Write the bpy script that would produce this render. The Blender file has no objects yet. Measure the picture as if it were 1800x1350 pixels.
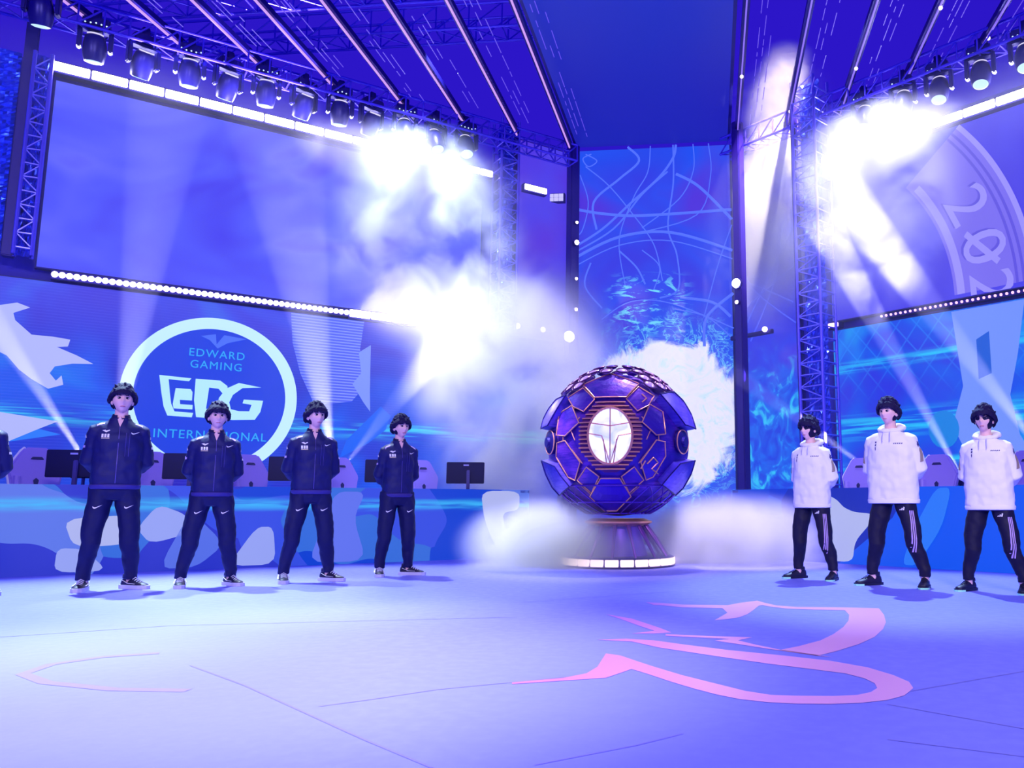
import bpy, bmesh, math, random
from math import sin, cos, pi, radians, atan2, hypot, sqrt, asin
from mathutils import Vector, Matrix, noise
from mathutils.bvhtree import BVHTree
random.seed(7)
SC = bpy.context.scene
COL = SC.collection

# ------------------------------------------------------------------ camera
CAMZ = 0.77
PITCH, YAW = math.atan(213 / 1450), math.atan(150 / 1465.6)
cam_d = bpy.data.cameras.new('camera')
cam_d.sensor_width = 36; cam_d.lens = 29.0; cam_d.shift_x = -200 / 1800
cam = bpy.data.objects.new('camera', cam_d); COL.objects.link(cam)
cam.location = (0, 0, CAMZ); cam.rotation_euler = (pi / 2 + PITCH, 0, YAW)
SC.camera = cam

# ------------------------------------------------------------------ view and render options
SC.view_settings.view_transform = 'Standard'
SC.view_settings.look = 'None'
SC.view_settings.exposure = 0.0
SC.view_settings.gamma = 1.0
SC.view_settings.use_curve_mapping = False
cy = SC.cycles
cy.use_denoising = True
cy.max_bounces = 5; cy.diffuse_bounces = 2; cy.glossy_bounces = 2; cy.transmission_bounces = 3
cy.volume_bounces = 1; cy.transparent_max_bounces = 12
cy.sample_clamp_indirect = 4; cy.sample_clamp_direct = 0
cy.volume_step_rate = 1.0; cy.volume_max_steps = 256
cy.use_light_tree = True
cy.caustics_reflective = False; cy.caustics_refractive = False

def lin(r, g, b):
    f = lambda c: (c / 255 / 12.92) if c / 255 <= .04045 else ((c / 255 + .055) / 1.055) ** 2.4
    return (f(r), f(g), f(b), 1.0)

# ------------------------------------------------------------------ the dark blue hall
w = bpy.data.worlds.new('hall'); SC.world = w; w.use_nodes = True
w.node_tree.nodes['Background'].inputs[0].default_value = lin(44, 22, 200)
w.node_tree.nodes['Background'].inputs[1].default_value = 1.0

# ------------------------------------------------------------------ stage geometry: two screen walls at an angle, mirrored about x = XC
XC, WA = -1.12, radians(49.3)
def W(side, s, off, z=0.0):
    """side +1 left wall, -1 right wall; s metres along it from the centre opening; off metres out towards the stage"""
    a = 1.65 + s * sin(WA) - off * cos(WA)
    return Vector((XC - side * a, 16.1 - s * cos(WA) - off * sin(WA), z))
def wall_rot(side):            # heading of an object whose local -Y looks out from the wall to the stage, local +X along it
    return side * (pi / 2 - WA)

def spot(name, loc, target, power, color, angle, blend=.4, radius=.05):
    l = bpy.data.lights.new(name, 'SPOT'); l.energy = power; l.color = color[:3]
    l.spot_size = radians(angle); l.spot_blend = blend; l.shadow_soft_size = radius
    o = bpy.data.objects.new(name, l); COL.objects.link(o); o.location = loc
    d = Vector(target) - Vector(loc); o.rotation_euler = d.to_track_quat('-Z', 'Y').to_euler()
    return o
def area(name, loc, target, power, color, sx, sy):
    l = bpy.data.lights.new(name, 'AREA'); l.shape = 'RECTANGLE'; l.size = sx; l.size_y = sy; l.energy = power; l.color = color[:3]
    o = bpy.data.objects.new(name, l); COL.objects.link(o); o.location = loc
    d = Vector(target) - Vector(loc); o.rotation_euler = d.to_track_quat('-Z', 'Y').to_euler()
    return o

# ------------------------------------------------------------------ stage lighting
LILAC = (.80, .72, 1.0); ICE = (.62, .80, 1.0); INDIGO = (.22, .18, 1.0); WHITE = (1, .93, 1)
# front of house wash on the players and the floor
area('front_wash_left', (-6.5, -3.0, 7.5), (-4.5, 8.2, 1.0), 330, LILAC, 3.0, 1.0)
area('front_wash_right', (2.5, -3.0, 7.5), (2.0, 8.5, 1.0), 560, WHITE, 2.0, 1.0)
# round pool of light on the left half of the floor
spot('floor_pool', (-2.6, 1.6, 8.5), (-2.2, 4.0, 0), 8500, (.82, .86, 1.0), 35, 1.0, .2)
spot('floor_pool_ice', W(1, 8.2, 2.3, 7.3), (-5.2, 6.3, 0), 8000, (.55, .78, 1.0), 44, .9, .1)
spot('player_back_left', W(1, 5.8, 2.3, 7.3), (-3.6, 8.2, 0), 3600, ICE, 40, .6, .06)
spot('player_back_right', W(-1, 4.0, 2.3, 7.3), (1.7, 8.2, 0), 5000, (.35, .55, 1.0), 36, .6, .06)
spot('orb_key', (-3.5, 3.0, 8.0), (-1.2, 10.8, 1.6), 900, (.55, .35, 1.0), 22, .5, .1)
spot('orb_top', (-0.6, 12.6, 7.4), (-1.2, 10.8, 1.9), 1500, (.8, .7, 1.0), 26, .5, .1)
spot('player_front_right', (1.8, -4.0, 4.8), (1.8, 8.5, 1.1), 2800, (1.0, .90, .98), 17, .7, .25)
spot('player_front_left', (-3.2, -4.0, 4.8), (-4.8, 8.1, 1.2), 1300, (.95, .82, 1.0), 24, .7, .25)

# ------------------------------------------------------------------ materials
MATS = {}
def mat(name, col, rough=.5, metal=0.0, emit=None, strength=1.0, spec=.5, bump=0.0, bscale=60):
    if name in MATS: return MATS[name]
    m = bpy.data.materials.new(name); m.use_nodes = True; MATS[name] = m
    nt = m.node_tree; b = nt.nodes['Principled BSDF']
    b.inputs['Base Color'].default_value = lin(*col); b.inputs['Roughness'].default_value = rough
    b.inputs['Metallic'].default_value = metal; b.inputs['Specular IOR Level'].default_value = spec
    if emit:
        b.inputs['Emission Color'].default_value = lin(*emit); b.inputs['Emission Strength'].default_value = strength
        m.cycles.emission_sampling = 'NONE'
    # slight procedural variation of the roughness and surface
    n = nt.nodes.new('ShaderNodeTexNoise'); n.inputs['Scale'].default_value = bscale
    tc = nt.nodes.new('ShaderNodeTexCoord'); nt.links.new(tc.outputs['Object'], n.inputs['Vector'])
    if bump:
        bp = nt.nodes.new('ShaderNodeBump'); bp.inputs['Strength'].default_value = bump; bp.inputs['Distance'].default_value = .01
        nt.links.new(n.outputs[0], bp.inputs['Height']); nt.links.new(bp.outputs[0], b.inputs['Normal'])
    else:
        mr = nt.nodes.new('ShaderNodeMapRange'); mr.inputs[3].default_value = max(0, rough - .04); mr.inputs[4].default_value = min(1, rough + .04)
        nt.links.new(n.outputs[0], mr.inputs[0]); nt.links.new(mr.outputs[0], b.inputs['Roughness'])
    return m

class NT:
    """tiny node tree helper: colours and values built up by calls"""
    def __init__(s, m): s.t = m.node_tree; s.n = s.t.nodes; s.l = s.t.links
    def put(s, sock, v):
        if isinstance(v, bpy.types.NodeSocket): s.l.new(v, sock)
        else:
            try: sock.default_value = v
            except Exception: sock.default_value = (v, v, v)
    def math(s, op, a, b=0.0, c=0.0, clamp=False):
        n = s.n.new('ShaderNodeMath'); n.operation = op; n.use_clamp = clamp
        s.put(n.inputs[0], a); s.put(n.inputs[1], b); s.put(n.inputs[2], c); return n.outputs[0]
    def vmath(s, op, a, b=(0, 0, 0)):
        n = s.n.new('ShaderNodeVectorMath'); n.operation = op; s.put(n.inputs[0], a); s.put(n.inputs[1], b)
        return n.outputs['Value'] if op in ('LENGTH', 'DOT_PRODUCT', 'DISTANCE') else n.outputs[0]
    def noise(s, vec, scale, detail=2.0, dist=0.0, rough=.5):
        n = s.n.new('ShaderNodeTexNoise'); s.put(n.inputs['Vector'], vec); n.inputs['Scale'].default_value = scale
        n.inputs['Detail'].default_value = detail; n.inputs['Distortion'].default_value = dist; n.inputs['Roughness'].default_value = rough
        return n.outputs[0]
    def ramp(s, f, stops, interp='LINEAR'):
        n = s.n.new('ShaderNodeValToRGB'); n.color_ramp.interpolation = interp; s.put(n.inputs[0], f)
        e = n.color_ramp.elements
        while len(e) < len(stops): e.new(.5)
        for k, (p, c) in enumerate(stops): e[k].position = p; e[k].color = c if len(c) == 4 else (*c, 1)
        return n.outputs[0]
    def mix(s, f, a, b, mode='MIX'):
        n = s.n.new('ShaderNodeMix'); n.data_type = 'RGBA'; n.blend_type = mode; n.clamp_factor = True
        s.put(n.inputs[0], f); s.put(n.inputs[6], a); s.put(n.inputs[7], b); return n.outputs[2]
    def smooth(s, v, a, b, o0=0.0, o1=1.0):
        n = s.n.new('ShaderNodeMapRange'); n.interpolation_type = 'SMOOTHSTEP'; s.put(n.inputs[0], v)
        n.inputs[1].default_value = a; n.inputs[2].default_value = b; n.inputs[3].default_value = o0; n.inputs[4].default_value = o1
        return n.outputs[0]
    def xyz(s, vec):
        n = s.n.new('ShaderNodeSeparateXYZ'); s.l.new(vec, n.inputs[0]); return n.outputs
    def comb(s, x, y, z):
        n = s.n.new('ShaderNodeCombineXYZ'); s.put(n.inputs[0], x); s.put(n.inputs[1], y); s.put(n.inputs[2], z); return n.outputs[0]
    def coord(s, which='Object'):
        return s.n.new('ShaderNodeTexCoord').outputs[which]

def screen_mat(name, build, strength=1.0, base=(6, 6, 20)):
    """an LED screen: black glossy panel that emits what build(nt, x, z) returns; object coords in metres"""
    m = bpy.data.materials.new(name); m.use_nodes = True; MATS[name] = m
    t = NT(m); b = m.node_tree.nodes['Principled BSDF']
    b.inputs['Base Color'].default_value = lin(*base); b.inputs['Roughness'].default_value = .5
    co = t.coord(); x, y, z = t.xyz(co)
    t.l.new(build(t, co, x, z), b.inputs['Emission Color']); b.inputs['Emission Strength'].default_value = strength
    m.cycles.emission_sampling = 'NONE'
    return m

# ------------------------------------------------------------------ mesh building
class MB:
    def __init__(s): s.v = []; s.f = []
    def add(s, vs, fs):
        o = len(s.v); s.v += [tuple(v) for v in vs]; s.f += [tuple(i + o for i in f) for f in fs]; return s
    def box(s, x0, x1, y0, y1, z0, z1):
        vs = [(x, y, z) for z in (z0, z1) for y in (y0, y1) for x in (x0, x1)]
        return s.add(vs, [(0, 2, 3, 1), (4, 5, 7, 6), (0, 1, 5, 4), (2, 6, 7, 3), (0, 4, 6, 2), (1, 3, 7, 5)])
    def bbox(s, x0, x1, y0, y1, z0, z1, b=.01):
        """box with bevelled edges"""
        bm = bmesh.new(); bmesh.ops.create_cube(bm, size=1)
        for v in bm.verts: v.co = Vector(((x0 + x1) / 2 + v.co.x * (x1 - x0), (y0 + y1) / 2 + v.co.y * (y1 - y0), (z0 + z1) / 2 + v.co.z * (z1 - z0)))
        bmesh.ops.bevel(bm, geom=bm.edges[:], offset=b, segments=2, affect='EDGES')
        bm.verts.index_update(); s.add([v.co for v in bm.verts], [[v.index for v in f.verts] for f in bm.faces]); bm.free(); return s
    def loft(s, rings, cap=True, closed=False):
        n = len(rings[0]); o = len(s.v)
        for r in rings: s.v += [tuple(p) for p in r]
        m = len(rings)
        for i in range(m if closed else m - 1):
            j = (i + 1) % m
            for k in range(n):
                l = (k + 1) % n
                s.f.append((o + i * n + k, o + i * n + l, o + j * n + l, o + j * n + k))
        if cap and not closed:
            s.f.append(tuple(o + k for k in range(n))[::-1]); s.f.append(tuple(o + (m - 1) * n + k for k in range(n)))
        return s
    def tube(s, pts, r, n=10, flat=1.0, closed=False, up=None):
        """tube along pts; r number or list; flat scales the second axis"""
        pts = [Vector(p) for p in pts]; m = len(pts)
        rs = r if isinstance(r, (list, tuple)) else [r] * m
        rings = []; u = None
        for i, p in enumerate(pts):
            if closed: t = pts[(i + 1) % m] - pts[i - 1]
            else: t = pts[min(i + 1, m - 1)] - pts[max(i - 1, 0)]
            t.normalize()
            if u is None:
                a = Vector(up) if up else (Vector((0, 0, 1)) if abs(t.z) < .9 else Vector((0, 1, 0)))
                u = (a - t * a.dot(t)).normalized()
            else: u = (u - t * u.dot(t)).normalized()
            v = t.cross(u); rr = rs[i]; ra, rb = (rr if isinstance(rr, (list, tuple)) else (rr, rr * flat))
            rings.append([p + u * (ra * cos(2 * pi * k / n)) + v * (rb * sin(2 * pi * k / n)) for k in range(n)])
        return s.loft(rings, closed=closed)
    def rod(s, a, b, r, n=8): return s.tube([a, b], r, n)
    def sphere(s, c, rx, ry=None, rz=None, nu=20, nv=14, fn=None):
        ry = ry or rx; rz = rz or rx; c = Vector(c); vs = []; fs = []
        for j in range(nv + 1):
            th = pi * j / nv
            for i in range(nu):
                ph = 2 * pi * i / nu; d = Vector((sin(th) * cos(ph), sin(th) * sin(ph), cos(th)))
                p = Vector((d.x * rx, d.y * ry, d.z * rz))
                if fn: p = fn(d, p)
                vs.append(c + p)
        for j in range(nv):
            for i in range(nu):
                k = (i + 1) % nu
                fs.append((j * nu + i, (j + 1) * nu + i, (j + 1) * nu + k, j * nu + k))
        return s.add(vs, fs)
    def prism(s, poly, d0, d1, axis='y'):
        """extrude a 2D outline (x,z) between y=d0 and y=d1 (or (x,y) between z for axis z, (y,z) between x for axis x)"""
        n = len(poly)
        def P(a, b, d): return (a, d, b) if axis == 'y' else ((a, b, d) if axis == 'z' else (d, a, b))
        vs = [P(a, b, d0) for a, b in poly] + [P(a, b, d1) for a, b in poly]
        fs = [tuple(range(n)), tuple(range(2 * n - 1, n - 1, -1))] + [(i, i + n, (i + 1) % n + n, (i + 1) % n) for i in range(n)]
        return s.add(vs, fs)
    def lathe(s, prof, n=32, c=(0, 0, 0)):
        rings = [[(c[0] + r * cos(2 * pi * k / n), c[1] + r * sin(2 * pi * k / n), c[2] + z) for k in range(n)] for r, z in prof]
        return s.loft(rings)
    def xform(s, M):
        s.v = [tuple(M @ Vector(v)) for v in s.v]; return s
    def merge(s, o): return s.add(o.v, o.f)
    def mesh(s, name, smooth=False, fix=True):
        me = bpy.data.meshes.new(name); me.from_pydata(s.v, [], s.f)
        bm = bmesh.new(); bm.from_mesh(me)
        if fix:
            bmesh.ops.remove_doubles(bm, verts=bm.verts, dist=1e-6)
            bmesh.ops.dissolve_degenerate(bm, dist=1e-7, edges=bm.edges)
            bmesh.ops.recalc_face_normals(bm, faces=bm.faces)
        bm.to_mesh(me); bm.free()
        if smooth:
            me.polygons.foreach_set('use_smooth', [True] * len(me.polygons))
            try: me.set_sharp_from_angle(angle=radians(50))
            except Exception: pass
        return me

def obj(name, mb, m, parent=None, smooth=False, loc=None, rot=None):
    me = mb.mesh(name, smooth) if isinstance(mb, MB) else mb
    me.materials.clear()
    me.materials.append(m)
    o = bpy.data.objects.new(name, me); COL.objects.link(o)
    if parent is not None: o.parent = parent
    if loc is not None: o.location = loc
    if rot is not None: o.rotation_euler = rot
    return o
def tag(o, label=None, cat=None, group=None, kind=None):
    if label: o['label'] = label
    if cat: o['category'] = cat
    if group: o['group'] = group
    if kind: o['kind'] = kind
    return o
def thing(name, label, cat, loc=(0, 0, 0), rotz=0.0, group=None):
    o = bpy.data.objects.new(name, None); COL.objects.link(o); o.location = loc; o.rotation_euler = (0, 0, rotz)
    return tag(o, label, cat, group)
def dup(root, loc, rotz, label, group=None):
    r = root.copy(); COL.objects.link(r); r.location = loc; r.rotation_euler = (0, 0, rotz); r['label'] = label
    if group: r['group'] = group
    for ch in list(root.children):
        c = ch.copy(); COL.objects.link(c); c.parent = r
        for g in list(ch.children):
            d = g.copy(); COL.objects.link(d); d.parent = c
    return r
def struct(name, mb, m, **k): return tag(obj(name, mb, m, **k), kind='structure')
def bake(mb, voxel, smooth=3, disp=None):
    """one continuous skin over overlapping closed shapes"""
    o = bpy.data.objects.new('tmp', mb.mesh('tmp')); COL.objects.link(o)
    r = o.modifiers.new('r', 'REMESH'); r.mode = 'VOXEL'; r.voxel_size = voxel; r.use_smooth_shade = True
    s = o.modifiers.new('s', 'SMOOTH'); s.factor = .5; s.iterations = smooth
    if disp:
        strength, size, seed = disp
        tx = bpy.data.textures.new('folds', 'CLOUDS'); tx.noise_scale = size; tx.noise_depth = 1
        d = o.modifiers.new('d', 'DISPLACE'); d.texture = tx; d.strength = strength; d.mid_level = .5; d.texture_coords = 'LOCAL'
    dg = bpy.context.evaluated_depsgraph_get()
    me = bpy.data.meshes.new_from_object(o.evaluated_get(dg)); bpy.data.objects.remove(o)
    me.polygons.foreach_set('use_smooth', [True] * len(me.polygons))
    return me
def bvh_of(me):
    return BVHTree.FromPolygons([v.co[:] for v in me.vertices], [p.vertices[:] for p in me.polygons])
def decal(name, shapes, bvh, to3d, direction, m, parent, lift=.003, cuts=2, label=None, maxd=9):
    """flat outlines laid on a curved surface: shapes are 2D polygons, to3d maps to the start of a ray along direction"""
    bm = bmesh.new()
    for poly in shapes:
        vs = [bm.verts.new((a, b, 0)) for a, b in poly]
        try: bm.faces.new(vs)
        except Exception: pass
    bmesh.ops.triangulate(bm, faces=bm.faces[:])
    if cuts: bmesh.ops.subdivide_edges(bm, edges=bm.edges[:], cuts=cuts, use_grid_fill=True)
    d = Vector(direction).normalized(); last = 0; miss = []
    for v in bm.verts:
        o = Vector(to3d(v.co.x, v.co.y)); hit = bvh.ray_cast(o, d)
        if hit[0] is not None: v.co = hit[0] - d * lift; last = (hit[0] - o).length
        else: v.co = o + d * last
        if maxd < 9 and (hit[0] is None or (hit[0] - o).length > maxd): miss.append(v)
    if miss: bmesh.ops.delete(bm, geom=miss, context='VERTS')
    ext = bmesh.ops.extrude_face_region(bm, geom=bm.faces[:])
    for v in [g for g in ext['geom'] if isinstance(g, bmesh.types.BMVert)]: v.co += d * (lift + .002)
    bmesh.ops.recalc_face_normals(bm, faces=bm.faces[:])
    me = bpy.data.meshes.new(name); bm.to_mesh(me); bm.free()
    o = obj(name, me, m, parent)
    if label: o['label'] = label
    return o
def text_mb(s, size, depth=.004, spacing=1.0, shear=0.0):
    """lettering as a mesh in the x,z plane, centred, front towards -y"""
    cu = bpy.data.curves.new('t', 'FONT'); cu.body = s; cu.size = size; cu.extrude = depth / 2; cu.resolution_u = 4
    cu.align_x = 'CENTER'; cu.align_y = 'CENTER'; cu.space_character = spacing; cu.shear = shear
    o = bpy.data.objects.new('t', cu); COL.objects.link(o)
    dg = bpy.context.evaluated_depsgraph_get(); me = bpy.data.meshes.new_from_object(o.evaluated_get(dg))
    mb = MB(); mb.add([(v.co.x, -v.co.z, v.co.y) for v in me.vertices], [tuple(p.vertices) for p in me.polygons])
    bpy.data.objects.remove(o); bpy.data.curves.remove(cu); return mb

from mathutils.geometry import tessellate_polygon
def up_tris(pts):
    """triangles of a simple outline, all counter-clockwise"""
    T = tessellate_polygon([[Vector((a, b, 0)) for a, b in pts]]); out = []
    for t in T:
        (ax, ay), (bx, by), (cx, cz) = (pts[i] for i in t)
        ar = (bx - ax) * (cz - ay) - (by - ay) * (cx - ax)
        if abs(ar) > 1e-12: out.append(tuple(t) if ar > 0 else tuple(t[::-1]))
    return out
def flat(pts, y=-.05, th=.012):
    n = len(pts); T = up_tris(pts); vs = [(a, y, b) for a, b in pts] + [(a, y + th, b) for a, b in pts]
    return vs, T + [tuple(i + n for i in t[::-1]) for t in T] + [(i, (i + 1) % n, (i + 1) % n + n, i + n) for i in range(n)]

# ================================================================== the setting
def floor_mat():
    m = bpy.data.materials.new('floor_vinyl'); m.use_nodes = True; MATS['floor'] = m
    t = NT(m); b = m.node_tree.nodes['Principled BSDF']
    co = t.coord()
    n1 = t.noise(co, .6, 3); n2 = t.noise(co, 14, 3)
    col = t.mix(n1, lin(118, 120, 240), lin(130, 130, 245))
    t.l.new(col, b.inputs['Base Color'])
    t.put(b.inputs['Roughness'], t.smooth(n2, .2, .8, .46, .6)); b.inputs['Specular IOR Level'].default_value = .45
    return m
fl = struct('floor', MB().box(-16, 14, -8, 22, -.2, 0), floor_mat())
# printed emblem on the floor, traced onto the ground plane
def ground(px, py, z=0.0):
    f = Vector((-sin(YAW) * cos(PITCH), cos(YAW) * cos(PITCH), sin(PITCH))); r = Vector((cos(YAW), sin(YAW), 0)); u = r.cross(f)
    d = f + r * ((px - 1100) / 1450) - u * ((py - 675) / 1450); k = (z - CAMZ) / d.z
    return (d.x * k, d.y * k)
def gpoly(pts): return [ground(900 + x / 2, 980 + y / 2) for x, y in pts]
emb = [gpoly(p) for p in (
    [(520, 168), (600, 176), (740, 179), (757, 195), (735, 208), (712, 221), (760, 217), (800, 211), (828, 200), (848, 186), (868, 170), (880, 168), (905, 173), (960, 180), (1060, 184), (1170, 186), (1185, 202), (1183, 222), (1165, 245), (1130, 270), (1085, 292), (1010, 312), (940, 326), (1075, 346), (1140, 330), (1220, 305), (1275, 280), (1305, 252), (1315, 228), (1308, 202), (1290, 179), (1180, 176), (1000, 174), (930, 169), (890, 160), (862, 152), (800, 160), (757, 168), (600, 166), (520, 160)],
    [(540, 270), (700, 277), (845, 281), (795, 292), (860, 308), (950, 326), (1130, 352), (1070, 346), (900, 322), (800, 306), (712, 293), (765, 287), (640, 281), (540, 276)],
    [(300, 290), (420, 296), (520, 318), (640, 336), (760, 354), (900, 374), (1060, 394), (1170, 408), (1240, 426), (1275, 443), (1284, 460), (1262, 474), (1215, 484), (1130, 488), (1000, 487), (910, 484), (820, 470), (700, 440), (600, 415), (500, 385), (430, 362), (380, 345), (330, 338), (300, 385), (262, 408), (180, 424), (0, 440), (0, 446), (180, 434), (330, 424), (390, 404), (420, 393), (470, 408), (560, 438), (640, 462), (720, 483), (800, 499), (900, 510), (1000, 515), (1120, 516), (1230, 512), (1320, 502), (1380, 486), (1411, 460), (1396, 438), (1340, 414), (1250, 387), (1120, 364), (960, 346), (760, 326), (600, 306), (500, 292), (400, 286)],
    [(470, 158), (520, 160), (520, 168), (500, 168)],
    [(330, 200), (420, 215), (520, 248), (560, 264), (500, 268), (420, 268), (500, 258), (440, 238), (380, 216)],
)]
em = MB()
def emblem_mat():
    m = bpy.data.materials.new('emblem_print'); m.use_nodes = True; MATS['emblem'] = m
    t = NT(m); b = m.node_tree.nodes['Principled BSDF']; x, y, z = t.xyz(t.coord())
    c = t.mix(t.smooth(x, -1.1, .45), lin(184, 106, 236), lin(250, 168, 226))  # magenta blends to pink along x
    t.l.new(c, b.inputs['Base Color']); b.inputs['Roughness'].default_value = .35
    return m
def flat_poly(poly, z):
    return [Vector((x, y, z)) for x, y in poly], up_tris(poly)
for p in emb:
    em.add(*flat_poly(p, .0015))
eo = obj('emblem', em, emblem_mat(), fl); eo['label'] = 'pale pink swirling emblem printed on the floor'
# left half of the emblem, coloured pale for the light on it; floor seams
def strip(pts, wd, z=.001):
    P = [Vector((*ground(*p), z)) for p in pts]; mb = MB(); L = []
    for i, p in enumerate(P):
        t = (P[min(i + 1, len(P) - 1)] - P[max(i - 1, 0)]).normalized(); nrm = Vector((-t.y, t.x, 0)) * wd / 2
        L.append((p + nrm, p - nrm))
    for i in range(len(L) - 1): mb.add([L[i][0], L[i][1], L[i + 1][1], L[i + 1][0]], [(0, 1, 2, 3)])
    return mb
sm = MB()
for pts, wd in (([(335, 1170), (430, 1205), (640, 1300), (760, 1350)], .012), ([(560, 1242), (650, 1230), (770, 1212), (1000, 1190)], .012),
                ([(1560, 1238), (1800, 1281)], .012), ([(1600, 1215), (1800, 1180)], .010), ([(1560, 1300), (1800, 1330)], .010),
                ([(0, 1120), (300, 1100), (620, 1092), (900, 1085)], .012), ([(905, 1060), (1180, 1040)], .012), ([(940, 1345), (1120, 1310), (1200, 1290)], .010)):
    sm.merge(strip(pts, wd))
obj('seam', sm, mat('seam', (120, 112, 226), .5), fl)
f2 = MB()
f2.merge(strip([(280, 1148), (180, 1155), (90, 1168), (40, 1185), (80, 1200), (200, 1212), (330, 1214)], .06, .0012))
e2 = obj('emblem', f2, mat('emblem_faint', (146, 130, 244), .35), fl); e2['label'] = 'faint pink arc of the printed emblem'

DARK = mat('dark_panel', (38, 18, 190), .6)
struct('wall_left', MB().box(-14.5, 0, .12, .3, 0, 7.2), DARK, loc=W(1, 0, 0), rot=(0, 0, wall_rot(1)))
struct('wall_right', MB().box(0, 12, .12, .3, 0, 7.2), DARK, loc=W(-1, 0, 0), rot=(0, 0, wall_rot(-1)))
struct('wall_back', MB().box(-3.2, 1.0, 16.75, 16.9, 0, 8.3), DARK)
for side, a, b in ((1, 2.0, 13.5), (-1, 2.0, 11)):
    x0, x1 = sorted((-side * a, -side * b))
    struct('trim_%d' % (1 if side == 1 else 2), MB().bbox(x0, x1, -2.3, .1, 0, .16, .01), mat('riser', (40, 40, 130), .6), loc=W(side, 0, 0), rot=(0, 0, wall_rot(side)))

# ------------------------------------------------------------------ LED screens
def place(name, label, cat, side, s, off, z=0.0, group=None):
    return thing(name, label, cat, W(side, s, off, z), wall_rot(side), group)
def em(name, rgb, strength=1.0): return mat('glow_' + name, (8, 8, 20), .5, emit=rgb, strength=strength)
CASE = mat('screen_case', (26, 16, 120), .55)

def upper_left(t, co, x, z):
    n = t.noise(t.vmath('MULTIPLY', co, (.22, 1, .35)), 1.6, 2, 1.4)
    c = t.ramp(n, [(.3, lin(58, 52, 236)), (.5, lin(72, 82, 250)), (.62, lin(92, 100, 252)), (.72, lin(76, 72, 242))])
    return c
def lower_left(t, co, x, z):
    n = t.noise(t.vmath('MULTIPLY', co, (.45, 1, .5)), 1.3, 2, 1.0)
    c = t.ramp(n, [(.28, lin(30, 20, 190)), (.45, lin(10, 52, 214)), (.6, lin(0, 82, 236)), (.78, lin(0, 130, 246))])
    st = t.noise(t.vmath('MULTIPLY', co, (.35, 1, 9)), 2.2, 3, .3)
    band = t.math('MULTIPLY', t.smooth(t.math('ABSOLUTE', t.math('SUBTRACT', z, t.math('ADD', 1.93, t.math('MULTIPLY', st, .18)))), .0, .22, 1, 0), t.smooth(st, .4, .7))
    c = t.mix(t.math('MULTIPLY', band, .9), c, lin(60, 222, 255))
    up = t.smooth(z, 2.6, 3.9); c = t.mix(t.math('MULTIPLY', up, .55), c, lin(78, 62, 230))
    ln = t.math('SINE', t.math('MULTIPLY', z, 150)); c = t.mix(t.math('MULTIPLY', t.smooth(ln, .2, 1), .10), c, lin(120, 130, 255))
    return c
def right_lower(t, co, x, z):
    n = t.noise(t.vmath('MULTIPLY', co, (.5, 1, .5)), 1.5, 2, 1.2)
    c = t.ramp(n, [(.3, lin(36, 50, 225)), (.45, lin(0, 78, 232)), (.6, lin(0, 112, 240)), (.75, lin(0, 150, 240))])
    st = t.noise(t.vmath('MULTIPLY', co, (.3, 1, 7)), 2.0, 4, .4)
    for zc, wd in ((2.0, .30), (3.05, .14), (1.35, .10)):
        band = t.math('MULTIPLY', t.smooth(t.math('ABSOLUTE', t.math('SUBTRACT', z, t.math('ADD', zc, t.math('MULTIPLY', x, .03)))), .0, wd, 1, 0), t.smooth(st, .38, .62))
        c = t.mix(t.math('MULTIPLY', band, .85), c, lin(40, 214, 255))
    # lattice of diamonds
    vw = t.math('SINE', t.math('MULTIPLY', t.math('ADD', x, t.math('MULTIPLY', z, .8)), 17)); vx = t.math('SINE', t.math('MULTIPLY', t.math('SUBTRACT', x, t.math('MULTIPLY', z, .8)), 17))
    g = t.math('MAXIMUM', t.smooth(vw, .93, 1), t.smooth(vx, .93, 1)); g = t.math('MULTIPLY', g, t.smooth(z, 2.3, 3.3))
    return t.mix(t.math('MULTIPLY', g, .3), c, lin(40, 160, 255))
def right_upper(t, co, x, z):
    n = t.noise(t.vmath('MULTIPLY', co, (.3, 1, .3)), 1.2, 2, 1)
    return t.ramp(n, [(.3, lin(60, 48, 222)), (.6, lin(70, 66, 238)), (.8, lin(60, 90, 246))])

def screen(side, s0, s1, z0, z1, m, name, label, off=.0):
    """screen thing with case, emitting face"""
    r = place('led_screen', label, 'screen', side, 0, 0, 0)
    x0, x1 = sorted((-side * s0, -side * s1))
    obj('case', MB().box(x0, x1, -off - .02, .1, z0, z1), CASE, r)
    obj('display', MB().box(x0 + .02, x1 - .02, -off - .03, -off - .015, z0 + .02, z1 - .02), m, r)
    return r
su = screen(1, 2.0, 8.8, 4.08, 6.92, screen_mat('scr_ul', upper_left), 'a', 'large plain blue LED screen above the round team logo screen')
sl = screen(1, .25, 14.0, .3, 3.92, screen_mat('scr_ll', lower_left), 'b', 'long blue LED screen showing the round white ring logo, behind the left desk')
rl = screen(-1, 2.2, 11.5, .3, 3.84, screen_mat('scr_rl', right_lower), 'c', 'bright azure LED screen behind the players in white hoodies')
ru = screen(-1, 2.2, 11.5, 3.98, 6.85, screen_mat('scr_ru', right_upper), 'd', 'violet blue LED screen with curved year lettering, upper right')

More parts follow.
